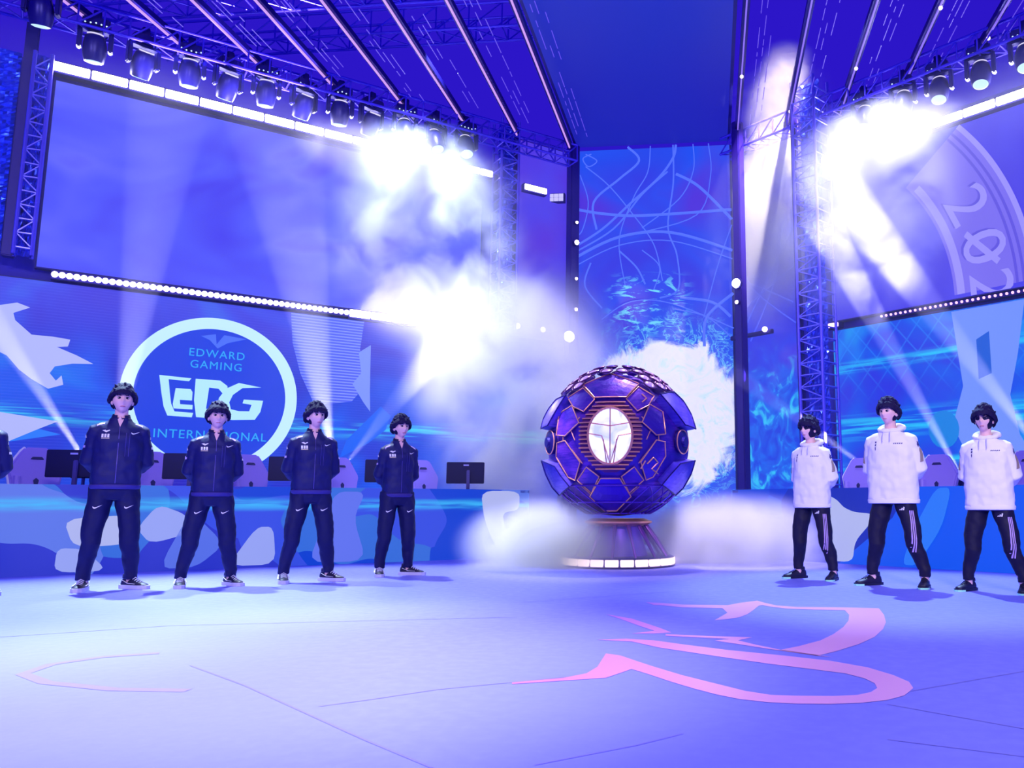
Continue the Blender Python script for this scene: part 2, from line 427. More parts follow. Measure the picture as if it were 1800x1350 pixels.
def sp(side, pts, y=-.04, th=.008):  # outline in (s, z) on a wall
    return MB().add(*flat([(-side * s, z) for s, z in pts], y, th))
def ring(cx, cz, r0, r1, y=-.045, th=.012, a0=0, a1=2 * pi, n=96):
    mb = MB()
    full = abs(a1 - a0 - 2 * pi) < 1e-6; rings = []
    for k in range(n if full else n + 1):
        a = a0 + (a1 - a0) * k / n
        rings.append([(cx + r0 * cos(a), y, cz + r0 * sin(a)), (cx + r1 * cos(a), y, cz + r1 * sin(a)), (cx + r1 * cos(a), y + th, cz + r1 * sin(a)), (cx + r0 * cos(a), y + th, cz + r0 * sin(a))])
    return mb.loft(rings, closed=full)
# round logo
LX, LZ = -6.42, 2.42
obj('logo_disc', ring(LX, LZ, .001, 1.08, -.036), em('disc', (6, 60, 226)), sl)
obj('logo_ring', ring(LX, LZ, 1.06, 1.235), em('ringw', (186, 226, 255), 1.15), sl)
LG = em('logo', (170, 222, 255), 1.15); CY = em('cyan', (40, 170, 246))
def lg(pts):   # outlines in a 0..10 x 0..4 box, letters as drawn in the logo
    return [(LX - .74 + x * .148, LZ - .34 + y * .150) for x, y in pts]
L = MB()
# shield edge with small e, then D, then G
L.add(*flat(lg([(0, 4.1), (2.9, 4.0), (2.7, 3.7), (.85, 3.75), (1.05, 2.4), (1.25, 1.3), (1.6, .55), (3.3, .5), (3.2, .05), (1.0, .1), (.6, 1.0), (.3, 2.4)])))
L.add(*flat(lg([(1.55, 2.9), (2.9, 2.9), (3.1, 2.6), (3.1, 1.75), (2.0, 1.75), (2.05, 1.3), (3.2, 1.3), (3.2, .85), (1.5, .85), (1.4, 1.3)])))
L.add(*flat(lg([(3.3, 4.0), (5.6, 4.0), (6.3, 3.5), (6.5, 2.6), (6.0, 2.6), (5.5, 3.15), (4.6, 3.2), (4.45, 1.0), (5.3, .95), (5.3, .05), (3.6, .1), (3.3, 1.8)])))
L.add(*flat(lg([(6.2, 3.2), (7.4, 3.9), (9.6, 3.6), (7.8, 3.4), (6.9, 2.6), (6.6, 1.8), (6.8, 1.1), (7.6, .95), (8.6, 1.0), (8.8, 1.7), (7.9, 1.8), (8.0, 2.2), (9.9, 2.2), (9.7, 1.0), (9.2, .15), (7.0, .0), (5.9, .1), (5.5, 1.0), (5.6, 2.2)])))
obj('logo_lettering', L, LG, sl)
ti = text_mb('INTERNATIONAL', .185, .01, 1.12); ti.xform(Matrix.Translation((LX + .02, -.055, LZ - .60)))
obj('logo_lettering', ti, CY, sl)
for tx, zz in (('EDWARD', .66), ('GAMING', .48)):
    a = text_mb(tx, .17, .01, 1.15); a.xform(Matrix.Translation((LX + .02, -.055, LZ + zz))); obj('logo_lettering', a, CY, sl)
bd = MB(); bd.add(*flat([(LX - .22, LZ + .93), (LX - .02, LZ + .98), (LX - .0, LZ + .82), (LX + .1, LZ + .98), (LX + .42, LZ + .95), (LX + .16, LZ + .86), (LX + .02, LZ + .76), (LX - .1, LZ + .88)]))
obj('logo_emblem', bd, em('emb', (70, 110, 245)), sl)
# large printed shapes around the logo
LIL = em('lilac_shape', (140, 148, 250)); PAL = em('pale_shape', (176, 184, 250))
obj('screen_graphic', sp(1, [(5.35, 3.9), (4.15, 3.9), (4.2, 3.4), (4.0, 2.9), (4.3, 2.5), (4.9, 2.4), (5.15, 2.9), (5.3, 3.4)], -.032), screen_mat('fin_lines', lambda t, co, x, z: t.mix(t.smooth(t.math('SINE', t.math('MULTIPLY', z, 130)), -.3, .9), lin(70, 92, 248), lin(132, 150, 252))), sl)
obj('screen_graphic', sp(1, [(4.22, 3.35), (4.02, 3.5), (4.0, 2.7), (3.98, 2.35), (4.1, 2.5), (4.3, 2.8), (4.16, 3.0)], -.036), em('arrow', (120, 146, 250)), sl)
obj('screen_graphic', sp(1, [(4.45, 1.55), (4.35, 1.85), (3.8, 2.45), (3.62, 2.3), (3.7, 2.05), (4.0, 1.8)], -.034), em('deep_azure', (0, 96, 246)), sl)
# the pale winged creature shape and the fin at the far left
dg = [(9.9, 3.55), (9.6, 3.2), (9.25, 3.45), (8.95, 3.55), (8.8, 3.5), (8.98, 3.4), (8.95, 3.3), (8.75, 3.12), (8.5, 3.12), (8.3, 3.1), (8.32, 3.0), (8.45, 2.98), (8.2, 2.88), (8.0, 2.78), (8.25, 2.76), (8.45, 2.7), (8.5, 2.6), (8.42, 2.5), (8.36, 2.58), (8.33, 2.45), (8.5, 2.38), (8.7, 2.5), (8.85, 2.62), (9.0, 2.8), (9.3, 2.95), (9.7, 2.95), (10.2, 3.2)]
obj('screen_graphic', sp(1, dg), PAL, sl)
obj('screen_graphic', sp(1, [(9.6, 2.05), (9.0, 2.02), (8.35, 1.93), (8.55, 1.82), (9.1, 1.5), (9.6, 1.6)]), PAL, sl)
obj('screen_graphic', sp(1, [(8.7, 1.85), (8.3, 1.75), (8.9, 1.62), (9.0, 1.7)], -.036), em('cyan_line', (30, 120, 250)), sl)
# right: big pale arc with the year on it, and the vertical pale band under it
VI = em('violet_arc', (116, 104, 236)); VL = em('violet_light', (150, 142, 248)); VD = em('violet_dim', (88, 76, 222))
CXR, CZR = 1.2, 4.0   # centre of the big arc in (s, z)
def band(r0, r1, a0, a1, y, n=40): return ring(CXR, CZR, r0, r1, y, .008, radians(a0), radians(a1), n)
obj('screen_graphic', band(3.25, 4.5, 1, 39, -.034), VI, ru)
for r0 in (4.2, 4.3): obj('screen_graphic', band(r0, r0 + .04, 1, 39, -.040), VD, ru)
obj('screen_graphic', band(4.42, 4.5, 1, 39, -.040), VL, ru)
obj('screen_graphic', band(3.3, 3.42, 1, 36, -.040), VL, ru)
for ch, a in (('2', 22.5), ('0', 11), ('2', 1.2)):
    tm = text_mb(ch, .95, .01)
    M = Matrix.Translation((CXR + 3.8 * cos(radians(a)), -.048, CZR + 3.8 * sin(radians(a)))) @ Matrix.Rotation(radians(90 - a), 4, 'Y') @ Matrix.Scale(1.2, 4, (1, 0, 0))
    if a < 5: tm.v = tm.v
    tm.xform(M)
    if a < 5: tm.v = [(x, y, max(z, 4.0)) for x, y, z in tm.v]
    obj('year_lettering', tm, VL, ru)
    if ch == '0':
        br = MB().box(-.32, .32, -.006, .006, -.045, .045).xform(M @ Matrix.Rotation(radians(-35), 4, 'Y')); obj('year_lettering', br, VL, ru)
    if a > 5:
        sh = text_mb(ch, .95, .01, 1.0); sh.xform(Matrix.Translation((-.04, .004, .03)) @ M); obj('year_lettering', sh, VD, ru)
obj('screen_graphic', sp(-1, [(4.38, 3.8), (5.5, 3.8), (5.35, 3.0), (5.2, 2.4), (5.3, 1.8), (5.6, 1.2), (5.0, .9), (4.6, 1.3), (4.3, 2.0), (4.5, 2.6)], -.034), em('pale_azure', (112, 146, 250)), rl)
obj('screen_graphic', sp(-1, [(4.75, 3.3), (4.95, 3.4), (4.95, 2.75), (4.75, 2.68)], -.040), em('deep', (10, 90, 214)), rl)
obj('screen_graphic', sp(-1, [(3.0 + 0 + .25 * cos(radians(k * 20)) + 1.15, 1.95 + .3 * sin(radians(k * 20))) for k in range(18)][::-1], -.036), em('teal', (0, 128, 226)), rl)

# narrow side screens between the wall screens and the centre opening
def web(t, co, x, z, k=1.0):
    c = t.ramp(t.noise(co, .8, 2, .6), [(.3, lin(56, 44, 212)), (.6, lin(48, 60, 232)), (.75, lin(92, 52, 224))])
    lo = t.smooth(z, 2.6, 4.0, 1, 0); n = t.noise(t.vmath('MULTIPLY', co, (1.2, 1, 1.0)), 2.2, 5, 1.5)
    c = t.mix(t.math('MULTIPLY', lo, .85), c, t.ramp(n, [(.4, lin(6, 64, 226)), (.55, lin(0, 110, 240)), (.66, lin(50, 206, 250))]))
    return c
WEB = screen_mat('scr_web', web)
s3 = screen(-1, .12, 1.5, .3, 8.0, WEB, 'e', 'narrow LED screen of blue web lines right of the tall centre screen')
s4 = screen(1, .12, 1.4, 4.0, 8.0, screen_mat('scr_n', lambda t, co, x, z: t.ramp(t.noise(co, .7, 2), [(.3, lin(86, 44, 214)), (.7, lin(70, 66, 236))])), 'f', 'narrow violet LED screen left of the tall centre screen')
LN = em('web_line', (70, 92, 250))
def wave_tube(pts, r, y, side=None):
    mb = MB(); P = [Vector((a, y, b)) for a, b in pts]; out = []
    for i in range(len(P) - 1):
        p0, p1, p2, p3 = P[max(i - 1, 0)], P[i], P[i + 1], P[min(i + 2, len(P) - 1)]
        for k in range(6):
            u = k / 6; out.append(.5 * ((2 * p1) + (p2 - p0) * u + (2 * p0 - 5 * p1 + 4 * p2 - p3) * u * u + (3 * p1 - p0 - 3 * p2 + p3) * u ** 3))
    out.append(P[-1]); return mb.tube(out, r, 6)
wl = MB()
for pts in ([(.1, 5.2), (.7, 4.9), (1.4, 4.5)], [(.15, 4.0), (.6, 4.7), (1.4, 5.9)], [(.2, 5.6), (.5, 4.9), (1.45, 4.1)], [(1.2, 6), (1.0, 5), (.4, 3.9)], [(.15, 4.5), (1.45, 5.2)]):
    wl.merge(wave_tube(pts, .014, -.04))
obj('screen_graphic', wl, LN, s3)

# the tall centre screen
CTRX, CTRZ = -.86, 2.62
def centre(t, co, x, z):
    bg = t.ramp(t.noise(co, .5, 2, .5), [(.35, lin(46, 52, 224)), (.5, lin(36, 70, 236)), (.65, lin(74, 44, 218))])
    top = t.smooth(z, 7.2, 8.0); bg = t.mix(t.math('MULTIPLY', top, .4), bg, lin(0, 92, 246))
    dx = t.math('SUBTRACT', x, CTRX); dz = t.math('SUBTRACT', z, CTRZ)
    r = t.math('SQRT', t.math('ADD', t.math('MULTIPLY', dx, dx), t.math('MULTIPLY', dz, dz)))
    n = t.noise(co, 1.1, 5, 1.2, .6); n3 = t.noise(co, 1.9, 6, 2.6, .62)
    rr = t.math('ADD', r, t.math('MULTIPLY', t.math('SUBTRACT', n, .5), 1.5))
    glow = t.smooth(rr, 1.35, 1.62, 1, 0)
    c = t.mix(t.math('MULTIPLY', t.smooth(rr, 1.3, 2.5, 1, 0), .85), bg, lin(10, 90, 240))
    wis = t.math('MULTIPLY', t.smooth(t.math('ABSOLUTE', t.math('SUBTRACT', n3, .5)), .0, .035, 1, 0), t.smooth(rr, 1.3, 2.2, 1, 0))
    c = t.mix(wis, c, lin(110, 210, 252))
    c = t.mix(glow, c, t.ramp(n3, [(.25, lin(130, 206, 250)), (.36, lin(204, 228, 252)), (.5, lin(232, 230, 252)), (.75, lin(222, 224, 255))]))
    # torn pale streaks above the burst
    sn = t.noise(t.vmath('MULTIPLY', co, (.7, 1, 2.4)), 2.4, 6, 1.6, .62)
    sb = t.math('MULTIPLY', t.smooth(t.math('ABSOLUTE', t.math('SUBTRACT', z, 4.75)), .3, .75, 1, 0), t.smooth(t.math('ABSOLUTE', t.math('SUBTRACT', x, -1.2)), .3, 1.0, 1, 0))
    c = t.mix(t.math('MULTIPLY', t.smooth(sn, .53, .6), sb), c, lin(110, 214, 252))
    return c
cs = thing('led_screen', 'tall centre LED screen with a white energy burst behind the orb', 'screen', (0, 16.15, 0))
obj('case', MB().box(-2.74, .52, .04, .5, .1, 8.1), CASE, cs)
obj('display', MB().box(-2.70, .48, 0, .03, .12, 8.08), screen_mat('scr_c', centre), cs)
cl = MB()
A_ = lambda px, py: (-2.7 + (px - 1012) / 273 * 3.2, 8.12 - (py - 252) / 273 * 3.23)
for pts in ([(1012, 430), (1060, 400), (1110, 355), (1160, 310), (1185, 275), (1190, 252)], [(1012, 440), (1080, 400), (1130, 340), (1175, 300)], [(1012, 450), (1090, 415), (1180, 410), (1285, 445)], [(1012, 465), (1090, 430), (1180, 425), (1285, 460)],
            [(1030, 285), (1070, 320), (1110, 370), (1150, 430), (1165, 495)], [(1020, 300), (1035, 350), (1025, 400), (1012, 412)], [(1105, 252), (1125, 278), (1090, 310), (1045, 350), (1050, 400)], [(1145, 252), (1140, 300), (1115, 345), (1090, 420), (1100, 500)],
            [(1185, 252), (1185, 320), (1175, 400), (1190, 450), (1192, 510), (1160, 525)], [(1220, 252), (1220, 300), (1195, 350), (1130, 400)], [(1247, 252), (1250, 310), (1225, 380), (1120, 410)], [(1190, 305), (1230, 330), (1285, 390)],
            [(1012, 362), (1060, 372), (1130, 378), (1285, 373)], [(1285, 400), (1260, 470), (1235, 560)], [(1040, 460), (1030, 500), (1060, 540)], [(1060, 560), (1110, 530), (1180, 535), (1285, 580)], [(1285, 520), (1240, 560), (1235, 610)], [(1030, 262), (1050, 275), (1035, 285), (1025, 270), (1040, 262)],
            [(1130, 440), (1160, 470), (1150, 510)], [(1090, 440), (1120, 470), (1135, 500)], [(1185, 545), (1240, 560), (1285, 600)], [(1195, 525), (1250, 535), (1280, 560)]):
    cl.merge(wave_tube([A_(*p) for p in pts], random.choice([.012, .018, .024, .03]), -.012))
obj('screen_graphic', cl, em('web_line2', (82, 112, 255)), cs)

# dark blue screen set flat into the ceiling, running out from the centre screen
def ceil_col(t, co, x, z):
    xx, y, zz = t.xyz(co)
    g = t.smooth(y, -9, 0); n = t.noise(co, .35, 2, .4)
    c = t.mix(g, lin(0, 44, 198), lin(20, 30, 170)); return t.mix(t.math('MULTIPLY', n, .35), c, lin(44, 18, 176))
cp = thing('ceiling_screen', 'dark blue LED panel ceiling above the orb', 'ceiling screen', (0, 16.1, 8.14))
obj('case', MB().box(-2.72, .5, -12, 0, .03, .3), CASE, cp)
obj('display', MB().box(-2.66, .44, -12, 0, 0, .025), screen_mat('scr_ceil', ceil_col), cp)

# ------------------------------------------------------------------ light strips edging the wall screens
HOUS = mat('housing', (22, 10, 110), .4, .6)
def led_strip(side, s0, s1, z, h, n, label, strength, rgb=(255, 246, 255), bulbs=False, group=None, proud=.14):
    r = place('light_strip', label, 'light strip', side, (s0 + s1) / 2, proud, z, group)
    Lh = (s1 - s0) / 2
    obj('housing', MB().box(-Lh, Lh, 0, proud - .0, -h * .7, h * .7), HOUS, r)
    m = em('strip%g%s' % (strength, rgb), rgb, strength)
    g = MB()
    if bulbs:
        k = int((s1 - s0) / .085)
        for i in range(k): g.sphere((-Lh + (i + .5) * 2 * Lh / k, -.02, 0), h * .5, nu=8, nv=6)
        obj('bulb_row', g, m, r)
    else:
        for i in range(n):
            a = -Lh + 2 * Lh * i / n + .012; b = -Lh + 2 * Lh * (i + 1) / n - .012
            g.bbox(a, b, -.035, -.002, -h / 2, h / 2, .008)
        obj('diffuser', g, m, r)
    return r
led_strip(1, 3.1, 8.85, 7.06, .13, 12, 'long glaring white light strip along the top of the plain blue screen', 9)
led_strip(1, 1.86, 2.4, 7.06, .12, 2, 'short white light strip left of the lattice tower, end of the left top edge', 7)
led_strip(1, .67, 1.18, 6.98, .11, 1, 'short white light strip beside the left post of the centre opening', 6)
led_strip(1, 4.45, 8.6, 3.99, .085, 1, 'row of small warm white bulbs between the plain screen and the logo screen', 6, (255, 240, 255), True)
led_strip(1, 2.6, 4.45, 3.99, .12, 5, 'blazing white light strip veiled in smoke, lower left wall', 12)
led_strip(-1, 2.75, 11, 6.93, .13, 16, 'glaring white light strip along the top of the year screen', 9)
led_strip(-1, 2.08, 2.5, 6.98, .12, 2, 'short segmented white light strip right of the lattice tower', 4)
led_strip(-1, 2.12, 2.42, 3.9, .07, 1, 'tiny pink white light bar low beside the right lattice tower', 3, (240, 190, 255))
led_strip(-1, 3.2, 11, 3.9, .045, 1, 'thin row of pink bulbs between the year screen and the azure screen', 1.6, (255, 190, 250), True)
fb = thing('light_strip', 'small white glowing box fixed to the left post', 'light strip', W(1, .42, .1, 6.93), 0)
obj('housing', MB().box(-.17, .17, 0, .1, -.09, .09), HOUS, fb)
g = MB()
for i in range(3):
    for j in range(2): g.box(-.15 + i * .1, -.06 + i * .1, -.02, 0, -.075 + j * .08, -.005 + j * .08)
obj('diffuser', g, em('boxlit', (196, 190, 255), 1.1), fb)
# short vertical fade at the left end column
# ------------------------------------------------------------------ posts and lattice towers
POST = mat('post', (34, 10, 130), .45, .3); TR = mat('truss_metal', (96, 84, 230), .35, .7)
def post(side, s, z0, z1, wd, label, off=.15):
    r = place('post', label, 'post', side, s, off)
    return tag(obj('post', MB().bbox(-wd / 2, wd / 2, -wd / 2, wd / 2, z0, z1, .015), POST, None, loc=W(side, s, off), rot=(0, 0, wall_rot(side))), label, 'post')
def post(side, s, z0, z1, wd, label, off=.15):
    return tag(obj('post', MB().bbox(-wd / 2, wd / 2, -wd / 2, wd / 2, z0, z1, .015), POST, None, loc=W(side, s, off), rot=(0, 0, wall_rot(side))), label, 'post')
post(1, .06, 0, 8.1, .2, 'violet post at the left edge of the centre opening')
post(-1, .90, 0, 7.9, .17, 'dark post at the right edge of the centre opening', .95)
post(1, 1.42, 4.0, 8.1, .12, 'thin dark post right of the left lattice tower')
post(-1, 2.16, 0, 7.9, .1, 'thin dark post left of the right lattice tower', .95)
post(1, 9.1, 4.15, 8.0, .16, 'dark post left of the plain blue screen')
def tower(side, s, wd, label, z0=0, z1=8.1, off=.3):
    r = place('lattice_tower', label, 'truss tower', side, s, off)
    h = wd / 2; c = MB()
    for x in (-h, h):
        for y in (-h, h): c.rod((x, y, z0), (x, y, z1), .026)
    obj('chord', c, TR, r)
    b = MB(); n = int((z1 - z0) / .2)
    for i in range(n):
        z = z0 + .1 + i * .2
        b.rod((-h, -h, z), (h, -h, z + random.uniform(-.02, .02)), .014, 6)
        if i % 2: b.rod((-h, h, z), (h, h, z), .012, 6)
        b.rod((-h, -h, z), (-h, h, z), .012, 6); b.rod((h, -h, z), (h, h, z), .012, 6)
        a, d = ((-h, h) if i % 2 else (h, -h))
        b.rod((a, -h, z), (d, -h, z + .2), .011, 6)
    obj('brace', b, mat('brace_metal', (130, 122, 250), .3, .8), r)
    k = MB()   # crumpled reflective drape hung inside the tower
    rr = random.Random(side * 9 + int(s * 10))
    nx, nz = 10, int((z1 - z0) / .07); vs = []; fs = []
    for j in range(nz + 1):
        for i in range(nx + 1):
            vs.append((-h * .92 + 1.84 * h * i / nx, rr.uniform(-.03, .03), z0 + (z1 - z0) * j / nz))
    for j in range(nz):
        for i in range(nx):
            q = j * (nx + 1) + i; fs.append((q, q + 1, q + nx + 2, q + nx + 1))
    k.add(vs, fs)
    o = obj('drape', k, mat('drape', (74, 96, 240), .22, .85), r)
    return r
tower(-1, 2.47, .44, 'silvery lattice tower with crumpled foil left of the azure screen', off=.9)
tower(1, 1.66, .36, 'silvery lattice tower with crumpled foil behind the smoke on the left wall', 4.0)
tower(1, 8.94, .2, 'slim lattice tower with foil beside the top left corner of the plain screen', 4.15, 7.1)
sh = place('shimmer_curtain', 'blue shimmering curtain at the far upper left', 'curtain', 1, 10.6, .1)
k = MB(); rr = random.Random(5); nx, nz = 60, 90; vs = []; fs = []
for j in range(nz + 1):
    for i in range(nx + 1): vs.append((-1.4 + 2.8 * i / nx, rr.uniform(-.02, .02), 4.15 + 3.0 * j / nz))
for j in range(nz):
    for i in range(nx): q = j * (nx + 1) + i; fs.append((q, q + 1, q + nx + 2, q + nx + 1))
k.add(vs, fs); bpy.data.objects.remove(sh)
tag(obj('shimmer_curtain', k, mat('curtain', (30, 80, 250), .25, .6), None, loc=W(1, 10.6, .1), rot=(0, 0, wall_rot(1))), 'blue shimmering curtain at the far upper left', 'curtain')
# small lamps on the posts
def dot(side, s, z, r_, label, rgb=(255, 226, 240), st=8, off=.28, group=None):
    t = place('marker_lamp', label, 'lamp', side, s, off if side == 1 else 1.07, z, group)
    obj('lamp_body', MB().lathe([(.0, -.02), (r_ * 1.2, -.02), (r_ * 1.3, .03), (.0, .04)], 12).xform(Matrix.Rotation(pi / 2, 4, 'X')), HOUS, t)
    obj('bulb', MB().sphere((0, -.03, 0), r_, nu=12, nv=8), em('dot%g' % st, rgb, st), t)
dot(1, .06, 6.42, .03, 'small warm lamp on the left post, upper of the bright pair')
dot(1, .06, 6.0, .05, 'small warm lamp on the left post, larger one of the pair')
dot(1, .06, 5.25, .03, 'faint small lamp on the left post above the smoke')
dot(1, .06, 4.62, .035, 'small lamp low on the left post in the smoke')
dot(1, .22, 4.05, .11, 'large glaring white lamp in the smoke left of the orb', (255, 250, 255), 14)
dot(1, .8, 4.12, .05, 'small white lamp in the smoke left of the large glaring one', (255, 250, 255), 8)
dot(1, 1.35, 4.12, .05, 'small white lamp in the smoke, leftmost of the row near the orb', (255, 250, 255), 6)
dot(-1, .93, 4.75, .085, 'bright white lamp on the dark right post', (255, 250, 255), 14)
dot(-1, .93, 4.4, .035, 'small lamp below the bright one on the dark right post')
bar = place('hanging_bar', 'short dark bar with a lamp at its end, right of the dark post', 'bar', -1, .55, .2, 3.98)
obj('bar', MB().bbox(-.5, .5, -.03, .03, -.04, .04, .008), HOUS, bar)
obj('bulb', MB().sphere((.35, -.05, .05), .05, nu=12, nv=8), em('dot8', (255, 226, 240), 8), bar)

# ------------------------------------------------------------------ roof: light battens running out over the stage, trusses
BX = [(-8.86, 10.46), (-7.96, 11.21), (-7.08, 11.95), (-6.2, 12.67), (-5.29, 13.43), (-4.42, 14.2), (-3.56, 14.5), (-2.66, 15.15), (.6, 15.2), (1.5, 14.9), (2.41, 14.33), (3.31, 13.59), (4.23, 12.85), (5.1, 12.1), (6.0, 11.4)]
BN = ['leftmost', 'second from the left', 'third from the left', 'fourth from the left', 'fifth from the left', 'sixth from the left', 'seventh from the left', None, None, None]
for i, (x, ye) in enumerate(BX):
    if i == 7: lab = 'glowing pink roof batten along the left edge of the ceiling screen'
    elif i == 8: lab = 'thin pink roof batten along the right edge of the ceiling screen'
    elif i < 7: lab = 'pink lit roof batten, %s of the eight on the left half' % BN[i]
    else: lab = 'thin violet lit roof batten, %s rightward from the thin one edging the ceiling screen' % ['first', 'second', 'third', 'fourth', 'fifth', 'sixth'][i - 9]
    r = thing('light_batten', lab, 'light batten', (x, ye, 7.7), 0, 'light battens under the roof')
    y0 = -ye + 3.5
    obj('tube', MB().box(-.012, .012, y0, 0, 0, .03) if i < 8 else MB().box(-.011, .011, y0, 0, 0, .03), em('batten' if i < 8 else 'batten_dim', (214, 160, 255) if i < 8 else (140, 110, 250), .95), r)
    obj('housing', MB().box(-.05, .05, y0, 0, .035, .12), HOUS, r)
    d = MB(); rr = random.Random(i)
    for row in (.22, .30, .40):
        y = -rr.uniform(.3, .8)
        while y > y0:
            ln = rr.uniform(.1, .6)
            if rr.random() < .75: d.box(row - .005, row + .005, y - ln, y, .06, .07)
            y -= ln + rr.uniform(.05, .25)
    obj('rail', d, em('rail', (112, 84, 255), .8), r)
    if i >= 8:
        o = obj('bulb', MB().sphere((0, -.9 - (i % 3) * .8, -.02), .03, nu=8, nv=6), em('dot3', (235, 215, 255), 3), r)
def truss(name, label, a, b, wd=.4, n=18, m=None):
    a = Vector(a); b = Vector(b); r = thing(name, label, 'truss', a); d = b - a; Lx = d.length; r.rotation_euler = (0, 0, atan2(d.y, d.x))
    c = MB(); h = wd / 2
    for y in (-h, h):
        for z in (0, wd): c.rod((0, y, z), (Lx, y, z), .024, 8)
    obj('chord', c, m or TR, r); k = MB()
    for i in range(n):
        x0, x1 = Lx * i / n, Lx * (i + 1) / n
        for y in (-h, h):
            k.rod((x0, y, 0), (x1, y, wd), .014, 6); k.rod((x1, y, 0), (x1, y, wd), .014, 6)
        k.rod((x0, -h, 0), (x1, h, 0), .014, 6); k.rod((x1, -h, 0), (x1, h, 0), .014, 6)
    obj('brace', k, m or TR, r); return r
TD = mat('truss_dark', (70, 50, 220), .4, .5)
p0, p1 = W(1, .4, .7, 7.45), W(1, 13, .7, 7.45); truss('roof_truss', 'lattice truss carrying the left row of moving head lights', p1, p0, .32, 40, TD)
p0, p1 = W(-1, .4, .7, 7.45), W(-1, 11, .7, 7.45); truss('roof_truss', 'lattice truss carrying the right row of moving head lights', p0, p1, .32, 34, TD)
truss('roof_truss', 'cross truss high over the left battens', (-10, 11.2, 8.5), (-2.9, 11.2, 8.5), .45, 12, TD)
truss('roof_truss', 'cross truss high over the right battens', (.8, 11.8, 8.8), (9, 11.8, 8.8), .45, 12, TD)
truss('roof_truss', 'far cross truss over the left battens', (-10, 13.2, 9.0), (-2.9, 13.2, 9.0), .45, 12, TD)

# ------------------------------------------------------------------ moving head lights under the trusses
BLK = mat('lamp_black', (22, 10, 120), .35, .4, spec=.6); BRT = mat('lamp_bright_metal', (200, 196, 255), .2, .6)
def moving_head(label, loc, rz, tilt, lit, group):
    r = thing('moving_head_light', label, 'stage light', loc, rz, group)
    obj('clamp', MB().bbox(-.05, .05, -.05, .05, .22, .36, .01), BLK, r)
    obj('base', MB().bbox(-.17, .17, -.12, .12, .08, .22, .02), BLK, r)
    y = MB()
    for s_ in (-1, 1): y.bbox(s_ * .19 - .03, s_ * .19 + .03, -.06, .06, -.24, .1, .015)
    y.bbox(-.2, .2, -.07, .07, .04, .1, .015)
    obj('yoke', y, BLK, r)
    M = Matrix.Translation((0, 0, -.2)) @ Matrix.Rotation(tilt, 4, 'X')
    obj('head', MB().lathe([(0, .2), (.08, .2), (.125, .15), (.145, .05), (.15, -.06), (.135, -.15), (.12, -.2), (.0, -.2)], 24).xform(M), BLK, r, True)
    obj('trim_band', MB().tube([M @ Vector((.10 * cos(a), .10 * sin(a), .185)) for a in [radians(200 + 14 * k) for k in range(11)]], .012, 6), em('glint', (222, 214, 255), 1.0), r)  # emissive arc in place of a highlight on the head
    obj('lens', MB().lathe([(0, -.215), (.09, -.21), (.11, -.2), (0, -.195)], 24).xform(M), em('lens%d' % lit, (190, 226, 255), (1.2, 9)[lit]), r)
    g = MB()
    for k in range(5): g.sphere((-.13 + k * .065, -.125, .1 + random.uniform(-.01, .02)), .012, nu=6, nv=5)
    obj('indicator', g, em('indic', (190, 214, 255), 1.5), r)
    return r
MS = [8.36, 7.76, 7.15, 6.62, 6.07, 5.5, 4.92, 4.4, 3.81, 3.25, 2.67]
ORD = ['first', 'second', 'third', 'fourth', 'fifth', 'sixth', 'seventh', 'eighth', 'ninth', 'tenth', 'eleventh']
for i, s_ in enumerate(MS):
    moving_head('dark moving head light above the left strip, %s from the left' % ORD[i], W(1, s_, .7, 7.42 - (i % 2) * .05), wall_rot(1) + (.25 if i % 2 else -.1), (.2, .5)[i % 2] if i < 8 else -.4, 0, 'moving head lights on the left truss')
for i, s_ in enumerate([3.4, 4.1, 4.7, 5.35, 6.0]):
    moving_head('dark moving head light above the right strip, %s from the centre' % ORD[i], W(-1, s_, .7, 7.38), wall_rot(-1) + .2, -.3, int(i == 9), 'moving head lights on the right truss')
moving_head('moving head light at the far upper left corner', W(1, 9.0, 1.0, 7.6), .5, .3, 0, 'moving head lights on the left truss')
def par(label, loc, target, rgb, st, group=None, size=.09):
    r = thing('par_can', label, 'stage light', loc, 0, group); d = (Vector(target) - Vector(loc)); M = d.to_track_quat('-Z', 'Y').to_matrix().to_4x4()
    obj('can', MB().lathe([(0, .22), (size * .7, .2), (size, .08), (size, -.1), (size * .93, -.1), (size * .93, -.04), (0, -.04)], 20).xform(M), BLK, r, True)
    obj('lens', MB().lathe([(0, -.06), (size * .9, -.05), (0, -.045)], 20).xform(M), em('par' + label[:18], rgb, st), r)
    y = MB(); y.tube([M @ Vector(p) for p in ((-size - .02, 0, 0), (-size - .02, 0, .28), (size + .02, 0, .28), (size + .02, 0, 0))], .012, 6); obj('yoke', y, BLK, r)
    return r

